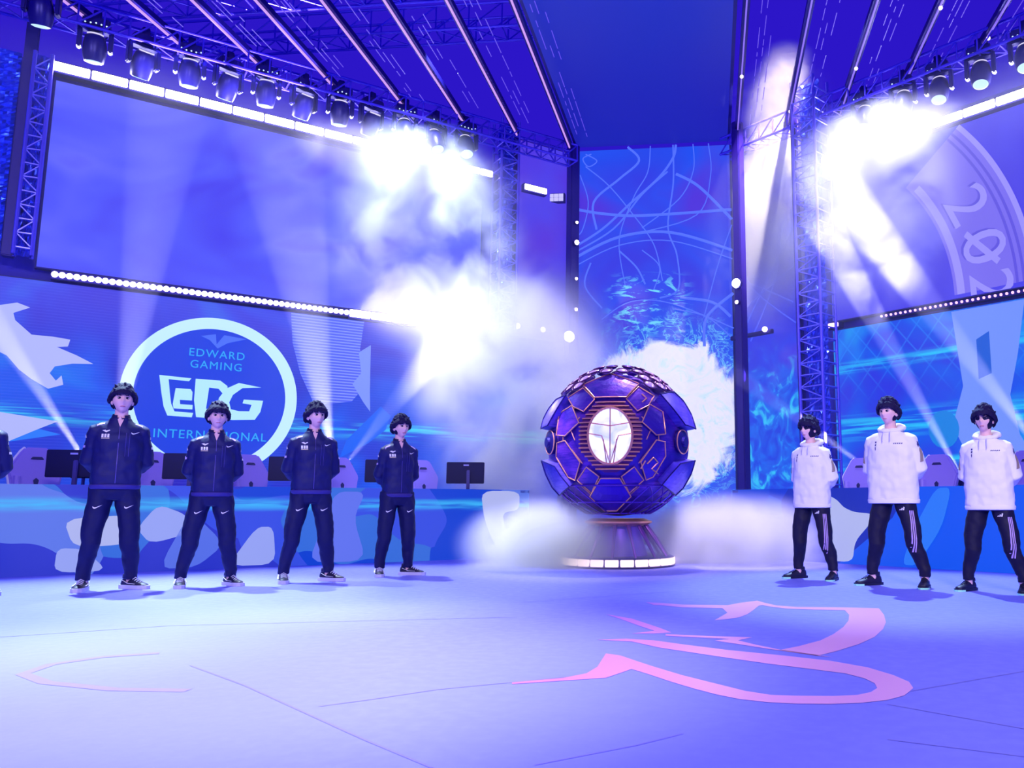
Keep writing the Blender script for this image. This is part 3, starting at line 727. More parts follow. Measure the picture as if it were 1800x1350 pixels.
# ------------------------------------------------------------------ desks
def desk_front(t, co, x, z):
    n0 = t.noise(co, .9, 1, 0)
    v = t.n.new('ShaderNodeTexVoronoi'); v.feature = 'F1'; v.inputs['Scale'].default_value = .85; v.inputs['Randomness'].default_value = 1
    sk = t.comb(t.math('ADD', t.math('MULTIPLY', x, 1.0), t.math('MULTIPLY', z, .9)), 0.0, t.math('MULTIPLY', z, 1.4)); t.l.new(t.vmath('ADD', sk, t.comb(t.math('MULTIPLY', n0, 1.6), 0, t.math('MULTIPLY', t.noise(co, 1.3, 0, 0), 1.3))), v.inputs['Vector'])
    cell = t.xyz(v.outputs['Color'])[0]
    c = t.ramp(cell, [(0, lin(40, 52, 196)), (.2, lin(8, 64, 206)), (.38, lin(52, 108, 214)), (.5, lin(6, 48, 190)), (.62, lin(52, 78, 222)), (.76, lin(92, 120, 226)), (.84, lin(0, 78, 222)), (.93, lin(44, 40, 186))], 'CONSTANT')
    st = t.noise(t.vmath('MULTIPLY', co, (.5, 1, 6)), 2.4, 3, .3)
    band = t.math('MULTIPLY', t.smooth(t.math('ABSOLUTE', t.math('SUBTRACT', z, .78)), .0, .11, 1, 0), t.smooth(st, .3, .6))
    return t.mix(t.math('MULTIPLY', band, .8), c, lin(64, 196, 252))
def desk_right(t, co, x, z):
    v = t.n.new('ShaderNodeTexVoronoi'); v.inputs['Scale'].default_value = .7
    sk = t.comb(t.math('SUBTRACT', x, t.math('MULTIPLY', z, .5)), 0.0, t.math('MULTIPLY', z, .3)); t.l.new(sk, v.inputs['Vector'])
    cell = t.xyz(v.outputs['Color'])[0]
    return t.ramp(cell, [(0, lin(4, 40, 176)), (.3, lin(10, 84, 236)), (.5, lin(0, 54, 206)), (.7, lin(6, 66, 214)), (.85, lin(24, 96, 240))], 'CONSTANT')
def desk(side, s0, s1, m, label):
    r = place('player_desk', label, 'desk', side, s0, 2.75)
    f = 1 if side == -1 else -1
    x0, x1 = sorted((0, f * (s1 - s0)))
    # front with a rounded end towards the centre
    fr = MB(); prof = []
    path = [(f * (s1 - s0), 0)] + [(f * .25, 0)] + [(f * (.25 - .25 * sin(a)), .25 - .25 * cos(a)) for a in [radians(15 * k) for k in range(1, 7)]] + [(0, 1.0)]
    rings = [[(x, y, .0), (x, y, 1.0), (x, y + .04, 1.0), (x, y + .04, .0)] for x, y in path]
    fr.loft(rings); obj('front_panel', fr, m, r, True)
    top = [(f * (s1 - s0), .02)] + path[1:] + [(f * (s1 - s0), 1.0)]
    obj('desk_top', MB().prism([(a, b) for a, b in top], .955, .99, 'z'), mat('desk_top', (60, 50, 150), .4), r)
    lg_ = MB()
    for k in range(4):
        x = f * (1.0 + k * (s1 - s0 - 1.5) / 3); lg_.bbox(x - .03, x + .03, .85, .95, .16, .955, .008)
    obj('leg', lg_, CASE, r)
    return r
dl = desk(1, 2.25, 12.5, screen_mat('desk_l', desk_front, .95, (8, 12, 60)), 'long curved desk with a blue faceted front behind the players in navy jackets')
dr = desk(-1, 1.95, 10.5, screen_mat('desk_r', desk_right, .95, (8, 12, 60)), 'long desk with a deep blue front behind the players in white hoodies')
def chaikin(p, n=2):
    for _ in range(n):
        q = []
        for i in range(len(p)):
            (a, b), (c, d) = p[i], p[(i + 1) % len(p)]; q += [(a * .82 + c * .18, b * .82 + d * .18), (a * .18 + c * .82, b * .18 + d * .82)]
        p = q
    return p
def dgraph(root, side, s0, pts, m, y=-.012):
    pts = chaikin(pts); f = 1 if side == -1 else -1; mb = MB(); mb.add(*flat([(f * (s - s0), z) for s, z in pts], y, .008)); obj('front_graphic', mb, m, root)
PW = em('pale_print', (150, 164, 244), .95); PL = em('white_print', (176, 184, 240), .95)
# left desk pale shapes (s, z)
import_pts = [
    ([(8.22, .62), (7.55, .66), (7.5, .5), (7.6, .32), (8.1, .3)], PL), ([(8.25, .3), (8.0, .28), (7.75, .03), (8.26, .03)], PW),
    ([(7.3, .78), (7.0, .66), (6.9, .45), (7.35, .32), (7.5, .5)], PW), ([(6.95, .7), (6.55, .3), (6.85, .03), (7.25, .03)], em('steel', (86, 112, 232), .95)),
    ([(5.25, .95), (4.85, .95), (5.0, .6), (4.8, .03), (5.55, .03), (5.4, .5)], em('peri', (96, 116, 240), .95)), ([(6.2, .5), (6.0, .5), (5.95, .03), (6.5, .03)], PW)]
for pts, m in import_pts: dgraph(dl, 1, 2.25, pts, m)
# pale curved patch at the rounded end is part of the left desk
dgraph(dl, 1, 2.25, [(3.15, .98), (2.52, .98), (2.52, .70), (2.8, .66), (2.75, .4), (2.55, .14), (2.52, .05), (2.75, .03), (2.95, .25), (3.1, .6)], PL)
dgraph(dr, -1, 1.95, [(3.78, .9), (3.72, .62), (3.6, .45), (3.66, .2), (3.7, .03), (4.1, .03), (4.15, .3), (4.4, .55), (4.42, .66), (4.15, .68), (4.0, .74), (3.9, .84)], PL)
dgraph(dr, -1, 1.95, [(5.3, .98), (5.5, .98), (5.35, .5), (5.0, .03), (4.8, .03), (5.0, .5)], em('sky', (40, 120, 250), .95))

# ------------------------------------------------------------------ gaming chairs behind the desks
def chair(loc, rz, label, group):
    r = thing('gaming_chair', label, 'chair', loc, rz, group)
    lm = mat('chair_lilac', (150, 128, 236), .55, bump=.15); dk = mat('chair_dark', (22, 20, 96), .5); wh = mat('chair_white', (232, 228, 255), .4)
    sh_ = [(-.2, .0), (-.23, .2), (-.27, .45), (-.3, .56), (-.16, .8), (-.12, .84), (.12, .84), (.16, .8), (.3, .56), (.27, .45), (.23, .2), (.2, .0)]
    T = Matrix.Translation((0, .22, .48)) @ Matrix.Rotation(radians(-8), 4, 'X')
    def bev(poly, d0, d1, b):
        bm = bmesh.new(); vs = [bm.verts.new((x, d0, z)) for x, z in poly]; f = bm.faces.new(vs)
        e = bmesh.ops.extrude_face_region(bm, geom=[f])
        for v in [g for g in e['geom'] if isinstance(g, bmesh.types.BMVert)]: v.co.y = d1
        bmesh.ops.recalc_face_normals(bm, faces=bm.faces[:]); bmesh.ops.bevel(bm, geom=bm.edges[:], offset=b, segments=2, affect='EDGES')
        bm.verts.index_update(); mb = MB(); mb.add([v.co.copy() for v in bm.verts], [[v.index for v in f.verts] for f in bm.faces]); bm.free(); return mb
    bk = obj('backrest', bev(sh_, -.05, .05, .02).xform(T), lm, r, True)
    obj('side_trim', MB().tube([T @ Vector((x * 1.02, -.01, z)) for x, z in sh_[:6]], .018, 8), wh, bk)
    obj('side_bolster', MB().tube([T @ Vector((s * .2 + (.0), -.06, .1)) if 0 else T @ Vector((-.2, -.06, .08 + .1 * k)) for s in (1,) for k in range(5)], .035, 8), lm, bk)
    obj('back_shell', bev([(x * .97, z) for x, z in sh_], .05, .075, .01).xform(T), dk, bk)
    obj('headrest_slot', bev([(-.07, .69), (-.05, .72), (.05, .72), (.07, .69)], -.062, -.045, .003).xform(T), dk, bk)
    obj('emblem', bev([(0, .46), (.03, .43), (.02, .38), (-.02, .38), (-.03, .43)], -.06, -.045, .003).xform(T), dk, bk)
    obj('seat', MB().bbox(-.27, .27, -.27, .25, .42, .53, .04), lm, r, True)
    for s in (-1, 1):
        a = obj('armrest', MB().bbox(s * .31 - .045, s * .31 + .045, -.15, .13, .68, .71, .012), dk, r)
        obj('armrest_post', MB().bbox(s * .31 - .025, s * .31 + .025, -.03, .05, .45, .68, .01), dk, a)
    obj('gas_column', MB().lathe([(0, .1), (.03, .1), (.03, .42), (0, .42)], 14), dk, r)
    for k in range(5):
        a = radians(72 * k + 18); leg = obj('leg', MB().tube([(0, 0, .11), (.28 * cos(a), .28 * sin(a), .075)], [.03, .018], 8), dk, r)
        obj('caster', MB().sphere((.28 * cos(a), .28 * sin(a), .034), .033, nu=12, nv=8), dk, leg)
    return r
CH = [(8.46, 'behind the gap left of the tallest navy jacket player'), (7.19, 'just left of the second navy jacket player'), (5.98, 'between the second and third navy jacket players'), (4.73, 'left of the slim fourth navy jacket player'), (3.48, 'beside the monitor nearest the orb')]
c0 = chair(W(1, CH[0][0], 1.7, .16), wall_rot(1) + .25, 'lilac gaming chair ' + CH[0][1], 'gaming chairs behind the left desk')
for s_, l in CH[1:]: dup(c0, W(1, s_, 1.7, .16), wall_rot(1) + .25 + random.uniform(-.12, .12), 'lilac gaming chair ' + l, 'gaming chairs behind the left desk')
for s_, l in ((3.45, 'between the two leftmost white hoodie players'), (4.69, 'right of the tall white hoodie player'), (5.89, 'at the right edge behind the last white hoodie player')):
    dup(c0, W(-1, s_, 1.7, .16), wall_rot(-1) + random.uniform(-.1, .1), 'lilac gaming chair ' + l, 'gaming chairs behind the right desk')
# ------------------------------------------------------------------ monitors
def monitor(loc, rz, label, group):
    r = thing('monitor', label, 'monitor', loc, rz, group)
    dk = mat('monitor_black', (8, 6, 70), .5, spec=.25); g2 = mat('monitor_grey', (52, 44, 130), .4)
    p = obj('panel', MB().bbox(-.28, .28, -.02, .02, .10, .42, .008), dk, r)
    obj('display', MB().box(-.265, .265, .0205, .022, .115, .405), em('mon', (30, 60, 200), .6), p)
    obj('logo_plate', MB().box(-.03, .05, -.024, -.02, .365, .385), mat('plate', (170, 170, 240), .4), p)
    obj('stand', MB().bbox(.02, .07, -.06, -.02, 0, .3, .008), g2, r)
    obj('stand_base', MB().bbox(-.09, .17, -.12, .06, 0, .015, .004), dk, r)
    return r
m0 = monitor(W(1, 3.25, 2.4, .99), wall_rot(1) - .5, 'black monitor seen from behind on the left desk, nearest the orb', 'monitors on the left desk')
for s_, l in ((4.47, 'hidden mostly by the fourth navy jacket player'), (5.75, 'left behind the third navy jacket player'), (6.98, 'left behind the second navy jacket player'), (8.17, 'left behind the tallest navy jacket player'), (7.92, 'second panel beside the tallest navy jacket player')):
    dup(m0, W(1, s_, 2.4 if s_ != 7.92 else 2.15, .99), wall_rot(1) - .4, 'black monitor on the left desk, ' + l, 'monitors on the left desk')
# ------------------------------------------------------------------ beam lights standing behind the desks
def beam(side, s_, z, target, power, ang, label, col=(.70, .68, 1.0), off=1.15):
    loc = W(side, s_, off, z); r = par(label, loc, target, (220, 220, 255), 7, 'beam lights behind the desks', .085)
    st = MB().rod((0, 0, -.1), (0, 0, .16 - z), .02); st.merge(MB().lathe([(0, .16 - z), (.16, .16 - z), (.16, .19 - z), (0, .19 - z)], 16)); obj('stand', st, BLK, r)
    d = (Vector(target) - loc).normalized(); spot('beam', loc + d * .1, target, power, col, ang, .35, .03)
WT = lambda side, s_, z, off=.3: W(side, s_, off, z)
BP = 24000
beam(1, 8.02, 1.35, WT(1, 9.6, 3.8, 1.15), BP, 9, 'lamp behind the left desk throwing a beam up and left, beside the tallest player')
beam(1, 7.7, 1.3, WT(1, 7.4, 6.8, 1.15), BP * .7, 13, 'lamp behind the tallest player throwing a beam straight up')
beam(1, 4.84, 1.35, WT(1, 5.4, 3.9, 1.15), BP * .8, 17, 'lamp between the third and fourth navy players throwing a beam up')
beam(1, 4.7, 1.35, WT(1, 3.5, 3.0, 1.15), BP * .14, 14, 'lamp left of the fourth navy player throwing a beam to the right')
beam(-1, 3.55, 1.25, WT(-1, 1.2, 2.9, 1.15), BP * .8, 7, 'lamp behind the tall white hoodie player throwing a low beam to the left')
beam(-1, 4.95, 1.05, WT(-1, 2.9, 5.2, 1.15), BP, 8, 'lamp left of the last white hoodie player throwing a steep beam')
beam(-1, 6.2, 1.15, WT(-1, 4.1, 4.4, 1.15), BP, 9, 'lamp at the right edge throwing a steep beam up and left')

# ================================================================== the great orb on its stand
OC = Vector((-1.21, 10.86, 1.56)); OR = 1.0
orb = thing('orb_sculpture', 'giant violet armoured orb with a glowing oval window, on the stage', 'sculpture', (OC.x, OC.y, 0))
def shell_mat(name, a, b_, rough, scale):
    m = mat(name, a, rough, .5, bump=.35, bscale=scale); t = NT(m); co = t.coord(); n = t.noise(co, 2.2, 4, .8); st = t.noise(t.vmath('MULTIPLY', co, (1, 1, 9)), 5, 3)
    t.l.new(t.mix(t.math('MULTIPLY', t.smooth(n, .35, .65), t.smooth(st, .2, .7)), lin(*a), lin(*b_)), m.node_tree.nodes['Principled BSDF'].inputs['Base Color']); return m
SHELL = shell_mat('orb_shell', (62, 34, 160), (132, 60, 196), .42, 22); PLATE = shell_mat('orb_plate', (84, 64, 204), (120, 96, 224), .34, 16); GOLD = mat('orb_gold', (244, 166, 140), .35, .6); DEEP = mat('orb_deep', (34, 16, 110), .4, .5)
CO = Vector((0, 0, OC.z))
obj('shell', MB().sphere((0, 0, OC.z), OR * .93, nu=64, nv=40), SHELL, orb, True)
def odir(x, y):      # front view coordinates (-1..1) as seen from the audience, to a direction
    d = min(.999, sqrt(x * x + y * y)); k = 1.0
    if x * x + y * y > .998: k = .999 / sqrt(x * x + y * y)
    x, y = x * k, y * k; z = sqrt(max(0.0, 1 - x * x - y * y)); v = Vector((x, -z, y))
    return Matrix.Rotation(radians(6.3), 3, 'Z') @ v
def patch(poly, r0, r1, div=3, bul=0.0):
    bm = bmesh.new(); vs = [bm.verts.new((x, y, 0)) for x, y in poly]; f = bm.faces.new(vs)
    bmesh.ops.triangulate(bm, faces=[f]); bmesh.ops.subdivide_edges(bm, edges=bm.edges[:], cuts=div, use_grid_fill=True)
    e = bmesh.ops.extrude_face_region(bm, geom=bm.faces[:]); top = set(g for g in e['geom'] if isinstance(g, bmesh.types.BMVert))
    for v in bm.verts:
        d = odir(v.co.x, v.co.y); v.co = CO + d * (r1 if v in top else r0)
    bmesh.ops.recalc_face_normals(bm, faces=bm.faces[:]); bm.verts.index_update()
    mb = MB(); mb.add([v.co.copy() for v in bm.verts], [[v.index for v in f.verts] for f in bm.faces]); bm.free(); return mb
def oline(pts, r, rad=1.0, closed=False, sub=4):
    P = []
    n = len(pts); m = n if closed else n - 1
    for i in range(m):
        a, b = pts[i], pts[(i + 1) % n]
        for k in range(sub): u = k / sub; P.append(CO + odir(a[0] + (b[0] - a[0]) * u, a[1] + (b[1] - a[1]) * u) * rad)
    if not closed: P.append(CO + odir(*pts[-1]) * rad)
    return MB().tube(P, r, 6, closed=closed)
def mirror(p): return [(-.2 - x, y) for x, y in p][::-1]
def panel(poly, r1, trim=.008, both=True, m=None, name='shell_panel'):
    for q in ([poly, mirror(poly)] if both else [poly]):
        o = obj(name, patch(q, OR * .9, OR * r1), m or SHELL, orb)
        obj('gold_trim', oline(q, trim, OR * (r1 + .004), True), GOLD, o)
# four large corner plates
def corner(poly, poly2, base=1.05):
    for q in (poly, poly2):
        o = obj('corner_plate', patch(q, OR * .93, OR * base, 4), PLATE, orb)
        obj('gold_trim', oline(q, .009, OR * (base + .003), True), DEEP, o)
corner([(.50, .56), (.68, .62), (.80, .52), (.90, .36), (.955, .18), (.80, .20), (.66, .37)], [(-.955, .18), (-.93, .30), (-.86, .42), (-.76, .53), (-.64, .56), (-.72, .42), (-.85, .20)])
corner([(.955, -.21), (.90, -.38), (.80, -.55), (.70, -.64), (.52, -.52), (.62, -.40), (.74, -.27)], [(-.955, -.21), (-.76, -.30), (-.68, -.42), (-.58, -.54), (-.72, -.64), (-.82, -.54), (-.90, -.38)], 1.04)
panel([(-.77, .37), (-.60, .46), (-.50, .22), (-.68, .06), (-.80, .08)], .97)
panel([(-.79, -.02), (-.68, .0), (-.48, -.28), (-.55, -.50), (-.64, -.46), (-.80, -.20)], .97)
panel([(-.66, .58), (-.46, .70), (-.30, .52), (-.44, .36), (-.58, .44)], .975)
panel([(-.46, .74), (-.10, .90), (.26, .74), (.10, .54), (-.30, .54)], .985, both=False)
panel([(-.52, -.50), (-.40, -.34), (-.24, -.46), (-.34, -.66)], .97)
panel([(-.36, -.70), (-.22, -.48), (.02, -.48), (.16, -.70), (-.02, -.88), (-.18, -.88)], .975, both=False, m=mat('orb_low', (70, 30, 200), .3, .5, bump=.2, bscale=9))
# engraved circuit lines
g = MB()
for p in ([(-.60, .40), (-.44, .56), (-.34, .50)], [(-.8, .2), (-.72, .12), (-.72, -.04)], [(-.5, .3), (-.62, .14), (-.56, .0)], [(-.46, -.30), (-.6, -.12), (-.74, -.12)], [(-.4, -.5), (-.3, -.6), (-.1, -.62)], [(-.5, -.56), (-.3, -.74), (-.1, -.78)], [(-.34, -.42), (-.22, -.52), (-.1, -.54)]):
    g.merge(oline(p, .007, .955)); g.merge(oline(mirror(p), .007, .955))
for p in ([(.36, -.30), (.44, -.22), (.50, -.28), (.42, -.36), (.50, -.42)], [(.34, -.26), (.28, -.36)], [(.30, .60), (.36, .54), (.30, .48)], [(.12, .80), (.12, .60)], [(-.32, .80), (-.32, .60)]): g.merge(oline(p, .009, .975))
obj('circuit_line', g, GOLD, orb)
# round hubs on the equator
for x in (-.90, .84):
    d = odir(x, .0); q = d.to_track_quat('Z', 'Y').to_matrix().to_4x4(); M = Matrix.Translation(CO + d * .93) @ q
    h = obj('hub', MB().lathe([(0, 0), (.15, 0), (.15, .04), (.11, .06), (.07, .06), (.06, .09), (0, .09)], 28).xform(M), DEEP, orb, True)
    obj('gold_trim', MB().tube([M @ Vector((.15 * cos(a), .15 * sin(a), .04)) for a in [2 * pi * k / 32 for k in range(32)]], .008, 6, closed=True), GOLD, h)
# slatted surround and the glowing oval window
wx, wy = -.10, .045
fr = MB()
oct_ = [(-.50, -.12), (-.50, .22), (-.34, .44), (-.22, .52), (.02, .52), (.14, .44), (.30, .22), (.30, -.12), (.12, -.34), (-.02, -.42), (-.18, -.42), (-.32, -.34)]
obj('window_recess', patch([(x * .99 - .001, y) for x, y in oct_], .88, .945, 3), mat('recess', (96, 30, 110), .4, .4), orb)
for k in range(17):
    y = -.37 + k * .0535
    def hw(y, a, b): return a * sqrt(max(0, 1 - ((y - wy) / b) ** 2))
    # outer half width from the octagon, inner from the oval
    ho = .40 if -.12 < y < .22 else (.40 - (y - .22) * .78 if y >= .22 else .40 - (-.12 - y) * .85); hi = hw(y, .285, .36)
    if hi > .02:
        for s_ in (-1, 1): fr.merge(oline([(wx + s_ * max(hi, .0), y), (wx + s_ * ho, y)], .010, .965, sub=5))
    else: fr.merge(oline([(wx - ho, y), (wx + ho, y)], .010, .965, sub=8))
obj('window_slat', fr, GOLD, orb)
def win(t, co, x, z):
    n = t.noise(co, 4.5, 5, 1.2, .6)
    return t.ramp(n, [(.34, lin(150, 170, 236)), (.46, lin(214, 216, 246)), (.6, lin(255, 250, 255))])
ov = [(wx + .27 * cos(a), wy + .345 * sin(a)) for a in [2 * pi * k / 36 for k in range(36)]]
wo = obj('glowing_window', patch(ov, .9, 1.0, 2), screen_mat('orb_window', win, 1.0, (200, 200, 240)), orb); wo['label'] = 'pale glowing oval window'
obj('window_rim', oline(ov, .016, 1.0, True, 1), GOLD, orb)
wb = MB()
for p in ([(wx, .38), (wx, .1), (wx, -.30)], [(wx - .26, .07), (wx - .1, .04), (wx, -.30), (wx + .1, .04), (wx + .26, .07)], [(wx - .08, .0), (wx - .04, -.3)], [(wx + .08, .0), (wx + .04, -.3)], [(wx - .24, .2), (wx, .16), (wx + .24, .2)]):
    wb.merge(oline(p, .007, 1.004))
obj('window_tracery', wb, GOLD, wo)
# scalloped crown of small plates round the top
PINK = mat('orb_pearl', (238, 196, 238), .25, .3)
for row, (el, n, rr) in enumerate(((46, 22, .075), (54, 18, .075), (63, 14, .07), (73, 9, .065))):
    sc = MB(); ch = MB()
    for k in range(n):
        az = 2 * pi * (k + .5 * (row % 2)) / n; d = Vector((cos(radians(el)) * cos(az), cos(radians(el)) * sin(az), sin(radians(el))))
        if -d.y > .45 and abs(d.x) < .32 and row < 2: continue
        c = CO + d * (1.0 + .012 * row); q = d.to_track_quat('Z', 'Y').to_matrix().to_4x4()
        sc.merge(MB().sphere((0, 0, 0), rr, rr, .028, nu=14, nv=8).xform(Matrix.Translation(c) @ q))
        ch.merge(MB().tube([(Matrix.Translation(c) @ q) @ Vector((rr * 1.15 * cos(a), rr * 1.15 * sin(a), .012)) for a in [2 * pi * j / 14 for j in range(14)]], .010, 5, closed=True))
    o = obj('crown_scallop', sc, PINK if row < 3 else SHELL, orb, True); obj('scallop_rim', ch, mat('orb_bronze', (120, 70, 120), .3, .8), o)
# lattice around the underside
lt = MB()
for k in range(26):
    for s_ in (-1, 1):
        P = []
        for j in range(7):
            el = radians(-34 - j * 5.2); az = 2 * pi * k / 26 + s_ * j * .075; P.append(CO + Vector((cos(el) * cos(az), cos(el) * sin(az), sin(el))) * .99)
        if P[0].y < -.2 and abs(P[0].x) < .42: continue
        lt.merge(MB().tube(P, .009, 5))
for el in (-34, -50, -65):
    e = radians(el); lt.merge(MB().tube([CO + Vector((cos(e) * cos(a), cos(e) * sin(a), sin(e))) * .985 for a in [2 * pi * k / 48 for k in range(48)]], .012, 6, closed=True))
obj('underside_lattice', lt, mat('orb_bronze2', (104, 60, 190), .3, .7), orb)
# stand
obj('collar', MB().lathe([(0, .58), (.34, .60), (.44, .565), (.44, .545), (.40, .525), (.30, .50), (0, .50)], 40), GOLD, orb, True)
obj('pedestal_core', MB().lathe([(0, .52), (.28, .52), (.30, .4), (.36, .2), (.42, .06), (.0, .06)], 32), mat('stand_violet', (120, 60, 220), .4, .4), orb, True)
for k in range(14):
    a = 2 * pi * (k + .5) / 14
    s_ = obj('strut', MB().tube([(.36 * cos(a), .36 * sin(a), .53), (.50 * cos(a), .50 * sin(a), .34), (.66 * cos(a), .66 * sin(a), .11)], [(.022, .03), (.028, .02), (.016, .016)], 8), mat('strut', (130, 60, 160), .35, .6), orb)
obj('base_ring', MB().lathe([(0, .0), (.72, .0), (.745, .02), (.72, .03), (.70, .1), (.73, .115), (.70, .13), (0, .13)], 48), DEEP, orb)
for k in range(24):
    a = 2 * pi * k / 24; M = Matrix.Rotation(a, 4, 'Z') @ Matrix.Translation((.715, 0, .068))
    obj('light_panel', MB().bbox(-.02, .02, -.083, .083, -.042, .042, .006).xform(M), em('base_warm', (255, 224, 236), 1.6), orb)

# ================================================================== the players
SKIN = mat('skin', (232, 184, 186), .5, spec=.35); SKIN_D = mat('lip', (190, 112, 126), .5); HAIR = mat('hair_black', (24, 16, 62), .7, spec=.18, bump=.3, bscale=160)
NAVY = mat('jacket_navy', (11, 12, 84), .62, spec=.35, bump=.12, bscale=40); NAVY2 = mat('trousers_navy', (9, 10, 70), .65, spec=.3, bump=.12, bscale=40); RIB = mat('hem_rib', (46, 34, 120), .7)
HOOD = mat('hoodie_white', (238, 232, 240), .75, spec=.2, bump=.15, bscale=30); TBLK = mat('trousers_black', (20, 15, 50), .65, spec=.3, bump=.12, bscale=40)
SHOE = mat('shoe_black', (20, 16, 56), .5); SOLE = mat('sole_white', (214, 210, 236), .5); SOLD = mat('sole_black', (18, 16, 50), .5); LIME = mat('sole_lime', (170, 250, 210), .4)
MARK = mat('mark_white', (236, 232, 246), .5); MARKG = mat('mark_beige', (206, 188, 160), .5); ZIP = mat('zip', (84, 74, 150), .4, .5); MARKD = mat('mark_dark', (70, 60, 120), .6); PRN = mat('sleeve_print', (150, 130, 120), .6); PINKM = mat('stripe_pink', (190, 160, 226), .6)
WHITE_E = mat('eye_white', (230, 222, 232), .3); IRIS = mat('iris', (26, 16, 30), .3); GLS = mat('glasses_frame', (90, 80, 120), .3, .6)

def ell(cx, cy_, z, ax, ay, n=28, e=2.3, tilt=0.0):
    out = []
    for k in range(n):
        a = 2 * pi * k / n; c, s = cos(a), sin(a)
        x = ax * math.copysign(abs(c) ** (2 / e), c); y = ay * math.copysign(abs(s) ** (2 / e), s)
        out.append(Vector((cx + x, cy_ + y, z + tilt * y)))
    return out
def head_fn(d, p):
    p = p.copy()
    if d.z < 0: k = (-d.z) ** 1.5; p.x *= 1 - .36 * k; p.y = p.y * (1 - .12 * k) - (.006 * k)
    if d.y > 0: p.y *= 1.0 + .06 * max(0, d.z + .3)
    if d.y < 0:
        p.y *= .93 + .07 * d.z * d.z; x, z = p.x, p.z
        p.y -= .024 * math.exp(-((x / .013) ** 2 + ((z + .024) / .024) ** 2)) + .008 * math.exp(-((x / .010) ** 2 + ((z - .006) / .03) ** 2))
        p.y += .011 * math.exp(-(((abs(x) - .032) / .018) ** 2 + ((z - .010) / .013) ** 2))
        p.y -= .004 * math.exp(-(((abs(x) - .03) / .03) ** 2 + ((z - .032) / .01) ** 2))
        p.y -= .007 * math.exp(-((x / .022) ** 2 + ((z + .062) / .011) ** 2)); p.y -= .007 * math.exp(-((x / .026) ** 2 + ((z + .098) / .018) ** 2))
        p.y -= .004 * math.exp(-(((abs(x) - .045) / .02) ** 2 + ((z + .02) / .025) ** 2))
    return p
def hand_mesh(mb, wrist, d, palm_n, side):
    """palm, four unequal curled fingers and a thumb; d along the hand, palm_n out of the palm"""
    d = d.normalized(); pn = (palm_n - d * palm_n.dot(d)).normalized(); w = d.cross(pn) * side
    def P(a, b, c): return wrist + d * a + w * b + pn * c
    rings = []
    for a, hw, ht in ((-.02, .024, .018), (.01, .028, .018), (.04, .038, .017), (.07, .042, .015), (.092, .040, .011)):
        rings.append([P(a, hw * cos(2 * pi * k / 14), ht * sin(2 * pi * k / 14)) for k in range(14)])
    mb.loft(rings)
    for i, (b, ln, curl) in enumerate(((.031, .070, .55), (.0105, .080, .6), (-.0105, .074, .68), (-.031, .058, .75))):
        a, c, ang = .082, 0.0, .25; pts = [P(a, b, c)]
        for seg, f in ((.45, 1), (.32, 1.2), (.23, 1)):
            a += ln * seg * cos(ang); c += ln * seg * sin(ang); pts.append(P(a, b * (1 + .1 * len(pts)), c)); ang += curl * f
        mb.tube(pts, [.0098, .0092, .0082, .006], 8); m# ---- face(pts[-1], .006, nu=8, nv=6)
    pts = [P(.015, .026, .004), P(.04, .046, .014), (P(.062, .052, .028)), P(.082, .046, .038)]
    mb.tube(pts, [.013, .012, .010, .0075], 8); m# ---- face(pts[-1], .0075, nu=8, nv=6)

